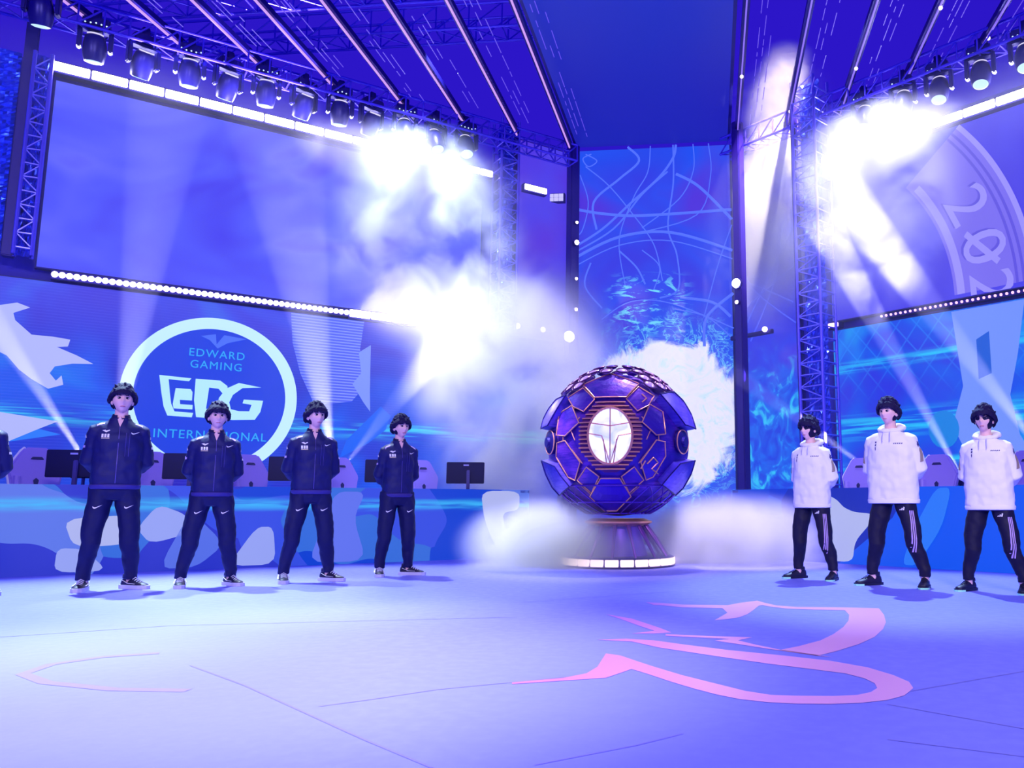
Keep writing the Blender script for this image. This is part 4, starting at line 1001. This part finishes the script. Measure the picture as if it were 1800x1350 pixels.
def person(label, X, Y, H, face, team, sep, head_yaw=0.0, head_pitch=0.0, build=1.0, hair=0, seed=1, lean=0.0, sleeves=1.0, toes=(22, 22), glasses=False, fwd=(0, 0)):
    K = H / 1.75; root = thing('person', label, 'person', (X, Y, 0), radians(face), 'players in navy jackets' if team == 'navy' else 'players in white hoodies')
    rnd = random.Random(seed); SK = Matrix.Scale(K, 4)
    fx = {-1: -sep / 2 / K, 1: sep / 2 / K}; fy = {-1: fwd[0], 1: fwd[1]}
    HM = Matrix.Translation((lean * .05, -.014, 1.546)) @ Matrix.Rotation(radians(head_yaw), 4, 'Z') @ Matrix.Rotation(radians(head_pitch), 4, 'X') @ Matrix.Translation((0, -.008, .078))
    # ---- body
    b = MB()
    b.loft([ell(0, .0, .86, .15, .10), ell(0, 0, .98, .155, .10), ell(0, .0, 1.1, .14, .095), ell(0, 0, 1.25, .155, .10), ell(0, 0, 1.34, .145, .09), ell(0, .005, 1.41, .09, .068), ell(0, .008, 1.47, .062, .06)])
    b.tube([(0, .012, 1.40), (0, .008, 1.48), (lean * .03, .0, 1.54), (lean * .05, -.006, 1.6)], [.066, .054, .051, .052], 18)
    h = MB().sphere((0, 0, 0), .079, .100, .118, nu=56, nv=44, fn=head_fn)
    for s_ in (-1, 1): h.sphere((s_ * .079, .012, -.012), .011, .019, .031, nu=12, nv=10)
    b.merge(h.xform(HM))
    sh = {}; el = {}; wr = {}
    for s_ in (-1, 1):
        sh[s_] = Vector((s_ * .160 * build, .008, 1.35)); el[s_] = Vector((s_ * (.200 * build + .006), .070, 1.105)); wr[s_] = Vector((s_ * .080, .180, .965))
        b.tube([(s_ * .10, 0, 1.37), sh[s_], (sh[s_] + el[s_]) / 2, el[s_], (el[s_] + wr[s_]) / 2, wr[s_]], [.048, .05, .046, .040, .036, .026], 14)
        kn = Vector((s_ * .10 + (fx[s_] - s_ * .10) * .52, fy[s_] * .5 - .012, .47)); an = Vector((fx[s_], fy[s_] + .03, .09))
        b.tube([(s_ * .085, 0, .90), (s_ * .09, 0, .80), kn, kn * .5 + an * .5 + Vector((0, .012, 0)), an, an - Vector((0, 0, .05))], [.09, .085, .056, .050, .036, .04], 14)
    b.loft([ell(0, 0, .78, .10, .08), ell(0, 0, .84, .15, .10), ell(0, 0, .92, .155, .10)])
    me = bake(b, .0065, 2); hb = MB()
    hb.add([v.co.copy() for v in me.vertices], [tuple(p.vertices) for p in me.polygons])
    bv = bvh_of(me)
    for s_ in (-1, 1):
        hd = Vector((-s_ * .8, .05 + .1 * (s_ > 0), -.45)); hand_mesh(hb, wr[s_] + Vector((0, .012 * (1 if s_ > 0 else 0), 0)), hd, Vector((0, .9, .3)) if s_ > 0 else Vector((0, .8, .5)), s_)
    hb.xform(SK); me2 = bpy.data.meshes.new('body'); me2.from_pydata(hb.v, [], hb.f); me2.polygons.foreach_set('use_smooth', [True] * len(me2.polygons)); bpy.data.meshes.remove(me)
    obj('body', me2, SKIN, root)
    # ---- face
    HI = HM.to_3x3()
    def on_face(x, z):
        o = HM @ Vector((x, -.3, z)); hit = bv.ray_cast(o, HI @ Vector((0, 1, 0))); return (HM.inverted() @ hit[0]) if hit[0] is not None else Vector((x, -.09, z))
    T = SK @ HM
    for s_ in (-1, 1):
        q = on_face(s_ * .032, .010); e = obj('eye', MB().sphere((q.x, q.y + .0015, q.z), .0135, .0045, .0058, nu=12, nv=8).xform(T), WHITE_E, root, True)
        obj('iris', MB().sphere((q.x, q.y - .0015, q.z), .0062, .003, .0056, nu=10, nv=8).xform(T), IRIS, e, True)
        obj('eyelid', MB().tube([Vector((q.x - .015, q.y + .002, q.z + .003)), Vector((q.x, q.y - .003, q.z + .0075)), Vector((q.x + .015, q.y + .002, q.z + .003))], [.001, .0022, .001], 6).xform(T), HAIR, e)
        P = [on_face(s_ * x, z) for x, z in ((.016, .028), (.03, .033), (.046, .029))]; obj('eyebrow', MB().tube(P, [(.003, .003), (.0035, .004), (.002, .002)], 6).xform(T), HAIR, root)
    P = [on_face(x, -.063 - .002 * abs(x) / .02) for x in (-.021, -.01, 0, .01, .021)]
    obj('mouth', MB().tube(P, [(.002, .002), (.005, .004), (.0058, .004), (.005, .004), (.002, .002)], 8).xform(T), SKIN_D, root, True)
    if glasses:
        g = MB()
        for s_ in (-1, 1):
            q = on_face(s_ * .032, .008); g.tube([Vector((q.x + .021 * cos(a), q.y - .010, q.z + .016 * sin(a))) for a in [2 * pi * k / 20 for k in range(20)]], .0014, 5, closed=True)
            g.rod((s_ * .054, q.y - .010, .010), (s_ * .08, .01, .008), .0014, 5)
        g.rod((-.012, -.104, .01), (.012, -.104, .01), .0014, 5); obj('glasses', g.xform(T), GLS, root)
    # ---- hair
    hs = MB()
    def hline(phi):    # lower edge of the hair by angle from the face (0 front .. pi back), z in head units
        pts = ((0, .40), (.5, .38), (.9, .28), (1.25, .06), (1.5, -.14), (1.8, -.22), (2.3, -.48), (3.15, -.60))
        for (a, za), (c, zc) in zip(pts, pts[1:]):
            if phi <= c: return za + (zc - za) * (phi - a) / (c - a)
        return -.58
    vol = (1.0, 1.05, 1.09, 1.0)[hair % 4]
    def hf(d, p):
        phi = atan2(abs(d.x), -d.y); zl = hline(phi)
        k = min(1, max(0, (d.z - zl + .08) / .12)); out = 1 + .09 * noise.noise(d * 6 + Vector((seed, 0, 0))) + .03 * sin(atan2(d.x, d.y) * 23 + 5 * d.z)
        q = p * ((.80 + .20 * k) * (out if k > .3 else 1)); q.z += .012 * k + (.010 * k * max(0, d.z) if hair else 0); return q
    hs.sphere((0, .006, .004), (.093 if hair else .091) * vol, .114 * vol, .128 * vol, nu=64, nv=44, fn=hf)
    def hp(ph, z, k_=1.0): c = sqrt(max(.02, 1 - min(abs(z), .98) ** 2)); return Vector((.095 * vol * c * sin(ph) * k_, -.116 * vol * c * cos(ph) * k_ + .004, z * .128 * vol + .006))
    part = rnd.uniform(-.5, .5)      # the fringe falls away from a parting
    for k in range(25):
        phi = -1.62 + 3.24 * k / 24 + rnd.uniform(-.05, .05); ap = abs(phi)
        ze = (.23 if ap < .8 else .23 - (ap - .8) * .55) + rnd.uniform(-.07, .09) + (.06 if hair == 0 else 0); z0 = min(.8, ze + rnd.uniform(.35, .6)); sw = (.16 if phi > part else -.16) + rnd.uniform(-.08, .08)
        hs.tube([hp(phi - sw, z0, .98), hp(phi - sw * .4, z0 * .5 + ze * .5, 1.04), hp(phi, ze + .06, 1.03), hp(phi + sw * .5, ze - .03, 1.01)], [(.012, .017), (.013, .017), (.010, .013), (.004, .005)], 8)
    for k in range(14):              # nape and round the ears
        phi = 1.75 + 2.8 * k / 13 + rnd.uniform(-.08, .08); ze = -.52 + .28 * abs(cos(phi / 1.0)) * 0 + rnd.uniform(-.08, .06) if 2.2 < phi < 4.1 else -.28 + rnd.uniform(-.06, .06)
        hs.tube([hp(phi, ze + .5, .98), hp(phi, ze + .2, 1.05), hp(phi + rnd.uniform(-.1, .1), ze, 1.02)], [(.012, .018), (.010, .015), (.004, .006)], 7)
    for k in range(46):              # loose locks standing off the crown
        a = rnd.uniform(0, 2 * pi); e_ = rnd.uniform(.35, 1.45); d = Vector((cos(e_) * cos(a), cos(e_) * sin(a), sin(e_))); tt = Vector((-sin(a), cos(a), -.3)) * rnd.choice((-1, 1))
        p = Vector((d.x * .095, d.y * .116, d.z * .132)) * vol; hs.tube([p * .92, p * 1.04 + tt * .014, p * rnd.uniform(1.05, 1.13) + tt * .036], [.015, .012, .004], 6)
    hm_ = bake(hs, .005, 1); hm_.transform(SK @ HM); obj('hair', hm_, HAIR, root)
    # ---- trousers
    t = MB(); tm = NAVY2 if team == 'navy' else TBLK; bg = 1.01 if team == 'navy' else 1.0
    t.loft([ell(0, .0, .76, .135, .10), ell(0, .0, .82, .165, .115), ell(0, 0, .92, .168, .118), ell(0, 0, 1.0, .16, .112)])
    for s_ in (-1, 1):
        hip = Vector((s_ * .088, 0, .86)); kn = Vector((s_ * .10 + (fx[s_] - s_ * .10) * .50, fy[s_] * .5 - .018, .47)); an = Vector((fx[s_], fy[s_] + .028, .082 if team == 'navy' else .098)); cf = (kn + an) / 2 + Vector((s_ * .004, .014, 0))
        t.tube([hip + Vector((0, 0, .05)), hip, hip * .6 + kn * .4, kn + Vector((0, 0, .03)), kn - Vector((0, 0, .07)), cf, an + Vector((0, 0, .07)), an], [(.10 * bg, .10 * bg), (.104 * bg, .102 * bg), (.096 * bg, .092 * bg), (.083 * bg, .08 * bg), (.077 * bg, .075 * bg), (.068 * bg, .066 * bg), (.056 * bg, .056 * bg), (.052, .054)], 20, up=(0, 1, 0))
    tr = bake(t, .0085, 3, (.018, .09, seed)); bt = bvh_of(tr); tr.transform(SK)
    to = obj('trousers', tr, tm, root)
    def dec(name, shapes, bvh, ax, m, par, cuts=2, lbl=None, dd=(0, 1, 0), maxd=9):
        o = decal(name, shapes, bvh, ax, dd, m, par, .003, cuts, lbl, maxd); o.data.transform(SK); return o
    front = lambda x, z: (x, -.6, z)
    SW = [(-.030, .008), (-.028, -.006), (-.018, -.012), (-.006, -.009), (.036, .012), (-.008, -.001), (-.018, -.001)]
    def at2(poly, x, z, k=1.0, a=0.0): return [(x + k * (u * cos(a) - v * sin(a)), z + k * (u * sin(a) + v * cos(a))) for u, v in poly]
    if team == 'navy':
        for s_ in (-1, 1): dec('thigh_mark', [at2(SW, s_ * .115, .70, 1.1, .1)], bt, front, MARK, to)
    else:
        bars = [at2([(-.028 + .018 * k, -.012), (-.016 + .018 * k, -.012), (-.010 + .018 * k, -.004 + .010 * k), (-.020 + .018 * k, -.002 + .011 * k)], .105, .715) for k in range(3)]
        dec('thigh_mark', bars, bt, front, MARK, to, 1)
        sd = Vector((-1, .8, 0)).normalized()
        for k in range(3):
            y0 = -.034 + .020 * k; n = 10
            pts = [(y0 + .0, .70 - .42 * i / n) for i in range(n + 1)] + [(y0 + .010, .70 - .42 * (n - i) / n) for i in range(n + 1)]
            dec('side_stripe', [pts], bt, lambda a, z: (.6, a - .40, z), PINKM, to, 0, dd=sd, maxd=.7)
    # ---- jacket or hoodie
    j = MB()
    if team == 'navy':
        w_ = build
        j.loft([ell(0, 0, .865, .170 * w_, .126), ell(0, 0, .885, .180 * w_, .132), ell(0, 0, .95, .184 * w_, .134), ell(0, 0, 1.1, .178 * w_, .130), ell(0, 0, 1.22, .184 * w_, .134), ell(0, .002, 1.31, .190 * w_, .128), ell(0, .006, 1.37, .165 * w_, .112), ell(0, .008, 1.41, .130, .096), ell(0, .01, 1.445, .094, .082), ell(0, .008, 1.475, .074, .072)])
        sr = [.074, .074, .068, .060, .057, .050, .044]
    else:
        w_ = build * 1.06
        j.loft([ell(0, 0, .775, .192 * w_, .140), ell(0, 0, .80, .202 * w_, .148), ell(0, 0, .90, .205 * w_, .148), ell(0, 0, 1.08, .198 * w_, .14), ell(0, 0, 1.22, .190 * w_, .138), ell(0, .002, 1.31, .190 * w_, .132), ell(0, .006, 1.365, .158 * w_, .114), ell(0, .008, 1.405, .126, .098), ell(0, .01, 1.445, .10, .086), ell(0, .008, 1.475, .082, .08)])
        sr = [.080, .078, .076, .072, .066, .058, .048]
    for s_ in (-1, 1):
        a, e, c = sh[s_], el[s_], wr[s_]; bulge = Vector((s_ * .012, .0, -.02))
        j.tube([(s_ * .09, .004, 1.365), a, (a * .55 + e * .45), e + bulge, (e * .75 + c * .25) + Vector((s_ * .0, .018, -.02)), e * .35 + c * .65, c], [r * (1.0 if i < 2 else sleeves) for i, r in enumerate(sr)], 18)
    jm = bake(j, .009, 3, (.024, .10, seed + 3)); bj = bvh_of(jm); jm.transform(SK)
    jo = obj('jacket' if team == 'navy' else 'hoodie', jm, NAVY if team == 'navy' else HOOD, root)
    if team == 'navy':
        # stand collar open in front
        cr = []
        for k in range(25):
            a = radians(-62 + (304) * k / 24) - pi / 2 + radians(30) * 0
            a = radians(-90 + 26 + 308 * k / 24); cr.append([Vector((r_ * cos(a), r_ * .95 * sin(a) + .004, z_ + .012 * sin(a))) for r_, z_ in ((.082, 1.445), (.066, 1.502), (.060, 1.502), (.070, 1.445))])
        c = MB().loft(cr).xform(SK); obj('collar', c, NAVY2, jo, True)
        dec('neck_opening', [[(-.030, 1.478), (.030, 1.478), (.016, 1.43), (0, 1.385), (-.016, 1.43)]], bj, front, SKIN, jo, 1)
        dec('zipper', [[(-.003, .90), (.003, .90), (.003, 1.385), (-.003, 1.385)]], bj, front, ZIP, jo, 5)
        for x in (.052, .078): dec('pocket_zip', [[(x, 1.13), (x + .003, 1.13), (x + .003, 1.335), (x, 1.335)]], bj, front, ZIP, jo, 4)
        dec('chest_mark', [at2(SW, .118, 1.335, 1.0, .05)], bj, front, MARK, jo)
        dec('chest_patch', [[(-.128, 1.353), (-.105, 1.358), (-.098, 1.350), (-.075, 1.358), (-.068, 1.353), (-.09, 1.34), (-.098, 1.334), (-.106, 1.34)]], bj, front, MARK, jo)
        pt = [[(-.130 + .0215 * k, 1.292), (-.130 + .0215 * k + .015, 1.292), (-.130 + .0215 * k + .015, 1.322), (-.130 + .0215 * k, 1.322)] for k in range(3)]
        dec('chest_patch', pt, bj, front, MARK, jo, 1); dec('chest_patch', [[(-.130, 1.280), (-.070, 1.280), (-.070, 1.288), (-.130, 1.288)]], bj, front, MARKG, jo)
        rb = MB(); rb.loft([ell(0, 0, .85, .176 * w_, .132, 40), ell(0, 0, .86, .185 * w_, .138, 40), ell(0, 0, .885, .187 * w_, .140, 40), ell(0, 0, .893, .178 * w_, .132, 40)]); obj('hem_band', rb.xform(SK), RIB, jo, True)
        for s_ in (-1, 1):
            side = Vector((-s_, .42, 0)).normalized(); f = lambda a, z, s_=s_: (s_ * .55, a - .14, z)
            dec('sleeve_patch', [at2([(-.014, -.010), (.014, -.010), (.006, .012), (-.004, .014)], .02, 1.30)], bj, f, MARK, jo, 1, dd=side)
            dec('sleeve_patch', [at2([(-.016, -.010), (.018, -.010), (.018, .010), (-.016, .010)], .035, 1.215)], bj, f, MARK if s_ > 0 else PINKM, jo, 1, dd=side)
            dec('shoulder_stripe', [[(s_ * .115, .0), (s_ * .17, .0), (s_ * .17, .014), (s_ * .115, .014)]], bj, lambda x, y: (x, y - .05, 1.8), PINKM, jo, 2, dd=(0, 0, -1))
    else:
        hd = []   # hood lying round the neck
        for k in range(28):
            a = 2 * pi * k / 28; bk = .5 + .5 * sin(a); q = Vector(((.078 + .030 * bk) * cos(a), (.078 + .035 * bk) * sin(a) + .008, 1.440 + .055 * bk))
            hd.append(q)
        hb2 = MB().tube(hd, [(.015 + .026 * (.5 + .5 * sin(2 * pi * k / 28)), .020 + .034 * (.5 + .5 * sin(2 * pi * k / 28))) for k in range(28)], 12, closed=True)
        hb2.sphere((0, .13, 1.40), .10, .055, .09, nu=20, nv=14); hk = bake(hb2, .009, 3, (.012, .05, 1)); hk.transform(SK); obj('hood', hk, HOOD, jo)
        dr_ = MB()
        for s_ in (-1, 1): dr_.tube([(s_ * .03, -.105, 1.44), (s_ * .034, -.128, 1.40), (s_ * .034, -.14, 1.34)], .0032, 6)
        obj('drawstring', dr_.xform(SK), mat('string', (214, 208, 226), .7), jo)
        ch = [[(.062 + .016 * k, 1.315), (.062 + .016 * k + .010, 1.315), (.062 + .016 * k + .012, 1.327), (.062 + .016 * k + .003, 1.327)] for k in range(5)]
        dec('chest_print', ch, bj, front, MARKD, jo, 1)
        vm = [[(-.122, 1.345), (-.108, 1.35), (-.105, 1.335), (-.118, 1.33)], [(-.118, 1.322), (-.104, 1.325), (-.106, 1.30), (-.120, 1.305)], [(-.118, 1.29), (-.108, 1.295), (-.108, 1.262), (-.114, 1.262)]]
        dec('chest_print', vm, bj, front, MARKD, jo, 1)
        for s_ in (-1, 1):
            side = Vector((-s_, .35, 0)).normalized(); f = lambda a, z, s_=s_: (s_ * .6, a - .11, z)
            dec('sleeve_print', [at2([(-.03, -.006), (-.01, -.03), (.0, -.01), (.03, -.02), (.012, .008), (.03, .028), (.0, .016), (-.02, .03)], .0, 1.315)], bj, f, MARKD, jo, 1, dd=side)
            dec('sleeve_print', [at2([(-.02, -.07), (.018, -.06), (.026, .05), (.0, .075), (-.02, .04)], .012, 1.215)], bj, f, PRN, jo, 2, dd=side)
        rb = MB(); rb.loft([ell(0, 0, .762, .192 * w_, .140, 40), ell(0, 0, .768, .203 * w_, .150, 40), ell(0, 0, .80, .207 * w_, .152, 40), ell(0, 0, .812, .198 * w_, .145, 40)]); obj('hem_band', rb.xform(SK), HOOD, jo, True)
    # ---- shoes
    for i, s_ in enumerate((-1, 1)):
        F = SK @ Matrix.Translation((fx[s_], fy[s_] + .03, 0)) @ Matrix.Rotation(radians(toes[i]) * s_, 4, 'Z')
        sec = [(.085, .026, .030, .085), (.06, .038, .030, .10), (.02, .041, .030, .112), (-.03, .041, .030, .095), (-.08, .045, .030, .072), (-.13, .048, .030, .058), (-.165, .040, .030, .05), (-.188, .022, .030, .04)]
        u = MB().loft([[Vector((hw * cos(2 * pi * k / 16), y, max(.02, .03 + (zt - .03) * max(0, sin(2 * pi * k / 16)) - .008 * (sin(2 * pi * k / 16) < 0)))) for k in range(16)] for y, hw, z0, zt in sec])
        u.tube([(0, .03, .09), (0, .03, .125)], [.046, .043], 16)
        um = bake(u, .006, 2); um.transform(F); so = obj('shoe', um, SHOE, root)
        ol = [(-.03, .098), (.03, .098), (.044, .06), (.044, 0), (.050, -.08), (.052, -.135), (.042, -.18), (.018, -.203), (-.018, -.203), (-.042, -.18), (-.052, -.135), (-.050, -.08), (-.044, 0), (-.044, .06)]
        obj('sole', MB().prism(ol, .0005, .034 if team == 'navy' else .026, 'z').xform(F), SOLE if team == 'navy' else SOLD, so)
        if team == 'navy':
            lc = MB()
            for k in range(4): y = -.05 - .022 * k; zt = .094 - .010 * k; lc.tube([(-.026, y, zt - .012), (0, y - .004, zt + .003), (.026, y, zt - .012)], .004, 6)
            obj('laces', lc.xform(F), SOLE, so)
            for q in (-1, 1): obj('side_flash', MB().tube([(q * .049, -.10, .046), (q * .047, -.02, .050), (q * .042, .05, .075)], [(.002, .007), (.002, .009), (.002, .003)], 6).xform(F), MARK, so)
        else:
            obj('sole_tip', MB().prism([(x * 1.02, y) for x, y in [(.052, -.135), (.042, -.18), (.018, -.205), (-.018, -.205), (-.042, -.18), (-.052, -.135), (-.03, -.16), (.03, -.16)]], .0, .016, 'z').xform(F), LIME, so)
            lc = MB()
            for k in range(4): y = -.05 - .022 * k; zt = .094 - .010 * k; lc.tube([(-.026, y, zt - .012), (0, y - .004, zt + .003), (.026, y, zt - .012)], .0035, 6)
            obj('laces', lc.xform(F), TBLK, so)
    return root
def G(px, py): return ground(px, py)
for a in (
 ('tallest person in a navy zip jacket, hands behind back, left of the ring logo', G(186, 1037), 1.885, 36, 'navy', .38, dict(head_yaw=4, head_pitch=-4, build=1.04, hair=1, seed=2, toes=(10, 42))),
 ('person in a navy zip jacket standing legs apart before the ring logo, thick fringe', G(361, 1031), 1.755, 36, 'navy', .43, dict(head_yaw=2, hair=1, seed=5, toes=(4, 26))),
 ('person in a navy zip jacket between two lilac chairs, head turned right, left knee bent', G(538, 1023), 1.815, 36, 'navy', .43, dict(head_yaw=16, build=1.03, hair=1, seed=8, toes=(6, 40))),
 ('slim person in a navy zip jacket, fourth from the left, nearest the smoke', G(693, 1012), 1.765, 38, 'navy', .32, dict(head_yaw=12, build=.9, hair=1, seed=12, toes=(14, 50))),
 ('person in a navy jacket cut off by the left edge of the picture', G(-74, 1048), 1.77, 34, 'navy', .42, dict(head_yaw=2, hair=1, seed=14)),
 ('person in a white hoodie nearest the orb, face seen in half profile', G(1432, 1018), 1.70, -34, 'white', .40, dict(head_yaw=-14, build=.96, hair=2, seed=17, toes=(30, 10))),
 ('tall person in a white hoodie and striped black trousers, middle of the three hoodies', G(1578, 1031), 1.80, -30, 'white', .50, dict(head_yaw=-12, build=1.10, hair=1, seed=21, toes=(34, 10))),
 ('person in a white hoodie near the right edge, dark bowl haircut and glasses', G(1750, 1041), 1.665, -30, 'white', .46, dict(head_yaw=-4, build=1.03, hair=2, seed=25, toes=(20, 8), glasses=True))):
    person(a[0], a[1][0], a[1][1], a[2], a[3], a[4], a[5], **a[6])

# ================================================================== haze and smoke in the air, lit by the lamps
def haze_mat(name, dens, col=(.86, .86, 1.0), g=.2):
    m = bpy.data.materials.new(name); m.use_nodes = True; nt = m.node_tree; nt.nodes.remove(nt.nodes['Principled BSDF'])
    v = nt.nodes.new('ShaderNodeVolumeScatter'); v.inputs['Color'].default_value = (*col, 1); v.inputs['Density'].default_value = dens; v.inputs['Anisotropy'].default_value = g
    nt.links.new(v.outputs[0], nt.nodes['Material Output'].inputs['Volume']); m.cycles.homogeneous_volume = True if hasattr(m.cycles, 'homogeneous_volume') else False
    return m
def smoke_mat(name, dens, scale=1.0, lo=.42, hi=.7, col=(.80, .79, 1.0), g=.1, stretch=(1, 1, 1), edge=.5, seed=0.0):
    """density from noise, fading out towards the edge of the unit ball it fills"""
    m = bpy.data.materials.new(name); m.use_nodes = True; nt = m.node_tree; nt.nodes.remove(nt.nodes['Principled BSDF']); t = NT(m)
    co = t.coord(); r = t.vmath('LENGTH', co)
    gp = nt.nodes.new('ShaderNodeNewGeometry').outputs['Position']; q = t.vmath('ADD', t.vmath('MULTIPLY', gp, stretch), (seed, seed * .7, 0))
    n = t.noise(q, scale, 4, .5, .58)
    d = t.math('MULTIPLY', t.smooth(n, lo, hi), t.smooth(r, edge, 1.0, 1, 0))
    v = nt.nodes.new('ShaderNodeVolumeScatter'); v.inputs['Color'].default_value = (*col, 1); v.inputs['Anisotropy'].default_value = g
    t.l.new(t.math('MULTIPLY', d, dens), v.inputs['Density']); nt.links.new(v.outputs[0], nt.nodes['Material Output'].inputs['Volume'])
    m.cycles.volume_step_rate = 1.0
    return m
def cloud(name, label, loc, size, rz, m):
    o = obj(name, MB().sphere((0, 0, 0), 1, nu=24, nv=14), m, None, loc=loc, rot=(0, 0, rz)); o.scale = size
    return tag(o, label, 'smoke', kind='stuff')
hz = MB()
def prism4(pts, z0, z1):
    vs = [(p.x, p.y, z0) for p in pts] + [(p.x, p.y, z1) for p in pts]
    return hz.add(vs, [(0, 1, 2, 3), (7, 6, 5, 4), (0, 4, 5, 1), (1, 5, 6, 2), (2, 6, 7, 3), (3, 7, 4, 0)])
for side, e in ((1, 12.5), (-1, 11)):
    hz = MB(); prism4([W(side, .3, .35), W(side, .3, 1.9), W(side, e, 1.9), W(side, e, .35)], .3, 7.0)
    tag(obj('haze', hz, haze_mat('haze_%d' % side, .026), None), 'thin blue haze hanging before the %s wall screens' % ('left' if side == 1 else 'right'), 'haze', kind='stuff')
S = smoke_mat
cloud('smoke', 'billowing lilac smoke left of the orb, down to the desk', W(1, 1.7, 1.4, 2.7), (2.4, 1.1, 2.9), wall_rot(1), S('smoke_l', 2.2, .9, .32, .60, stretch=(1, 1, .9), seed=2, edge=.45))
cloud('smoke', 'cyan white smoke glowing right under the left top strip', W(1, 3.5, .95, 6.55), (2.4, .55, .75), wall_rot(1), S('smoke_s', 1.5, 1.1, .32, .6, seed=21))
cloud('smoke', 'white smoke glowing round the right top strip', W(-1, 3.6, .95, 6.6), (1.7, .6, .75), wall_rot(-1), S('smoke_q', 1.6, 1.1, .3, .58, seed=23))
cloud('smoke', 'ragged white smoke falling from the left top strip', W(1, 3.3, 1.0, 5.2), (2.1, .75, 2.2), wall_rot(1), S('smoke_t', 1.2, 1.1, .42, .66, seed=3))
cloud('smoke', 'bright smoke in front of the year screen', W(-1, 3.4, 1.1, 5.4), (2.0, .9, 2.0), wall_rot(-1), S('smoke_r', .9, 1.0, .38, .64, seed=7))
wsm = MB().box(-.66, .66, -.84, -.08, 3.2, 8.9)
def shaft_mat():
    m = bpy.data.materials.new('smoke_shaft'); m.use_nodes = True; nt = m.node_tree; nt.nodes.remove(nt.nodes['Principled BSDF']); t = NT(m); x, y, z = t.xyz(t.coord())
    n = t.noise(t.coord(), 1.1, 4, .6, .58)
    zz = t.math('MULTIPLY', t.smooth(z, 3.7, 5.9), t.smooth(z, 7.0, 8.0, 1, .10))
    d = t.math('MULTIPLY', t.math('ADD', t.smooth(n, .34, .6), .15), zz); v = nt.nodes.new('ShaderNodeVolumeScatter'); v.inputs['Color'].default_value = (1, .95, .92, 1)
    t.l.new(t.math('MULTIPLY', d, 2.6), v.inputs['Density']); nt.links.new(v.outputs[0], nt.nodes['Material Output'].inputs['Volume']); return m
tag(obj('smoke', wsm, shaft_mat(), None, loc=W(-1, 1.2, .0), rot=(0, 0, wall_rot(-1))), 'warm white smoke between the dark right post and the lattice tower', 'smoke', kind='stuff')
cloud('smoke', 'grey lilac smoke high above the right post', Vector((1.4, 13.8, 7.6)), (1.0, .8, 1.3), 0, S('smoke_h', .13, .9, .3, .6, (1, .95, .95), seed=13))
cloud('smoke', 'low white fog lying left of the orb stand', Vector((-2.1, 10.45, .28)), (1.25, 1.0, .66), 0, S('fog_l', 7, 1.5, .25, .55, edge=.1, seed=5))
cloud('smoke', 'thin fog drifting over the foot of the orb stand', Vector((-1.2, 10.3, .22)), (1.3, .7, .42), 0, S('fog_c', 1.8, 1.6, .25, .6, edge=.1, seed=31))
cloud('smoke', 'low lilac fog lying right of the orb stand', Vector((.25, 11.3, .3)), (1.75, 1.1, .72), 0, S('fog_r', 6, 1.4, .27, .58, edge=.1, seed=9))
def lamp(name, loc, power, col, r=.06):
    l = bpy.data.lights.new(name, 'POINT'); l.energy = power; l.color = col; l.shadow_soft_size = r
    o = bpy.data.objects.new(name, l); COL.objects.link(o); o.location = loc; return o
# strip light, the amber beam, and added washes that brighten smoke and fog
area('strip_glow', W(1, 3.5, .45, 3.98), W(1, 3.3, 2.5, 4.2), 55, (1, .95, 1), 1.8, .1)
area('top_strip_glow', W(1, 5.9, .3, 7.05), W(1, 5.9, 2.3, 6.4), 90, (.9, .88, 1), 5.6, .1)
area('right_strip_glow', W(-1, 5.0, .3, 6.93), W(-1, 5.0, 2.3, 6.3), 150, (.9, .9, 1), 4.6, .1)
spot('truss_wash_left', W(1, 3.9, 2.3, 8.6), W(1, 3.5, .9, 5.4), 5200, (.66, .82, 1), 60, .9, .06)
spot('post_wash_left', W(1, .9, 3.6, 8.4), W(1, 1.7, 1.4, 2.2), 6000, (.60, .58, 1), 44, .9, .08)
spot('truss_wash_right', W(-1, 4.3, 2.3, 8.8), W(-1, 3.4, 1.1, 5.8), 4200, (.74, .8, 1), 54, .9, .06)
spot('amber_beam', Vector((2.0, 12.6, 10.6)), Vector((.85, 15.0, 6.2)), 17000, (1.0, .88, .76), 22, .7, .06)
spot('fog_wash_left', Vector((-3.6, 8.0, 7.6)), Vector((-2.2, 10.7, .3)), 8500, (.70, .76, 1), 17, .8, .08)
spot('fog_wash_right', Vector((1.2, 8.0, 7.6)), Vector((.4, 11.3, .2)), 10000, (.66, .60, 1), 20, .8, .08)
spot('smoke_front_wash', Vector((-4.5, 5.5, 8.2)), W(1, 1.7, 1.4, 2.6), 36000, (.56, .54, 1), 23, .8, .1)  # added fill standing in for the blue light of the screens
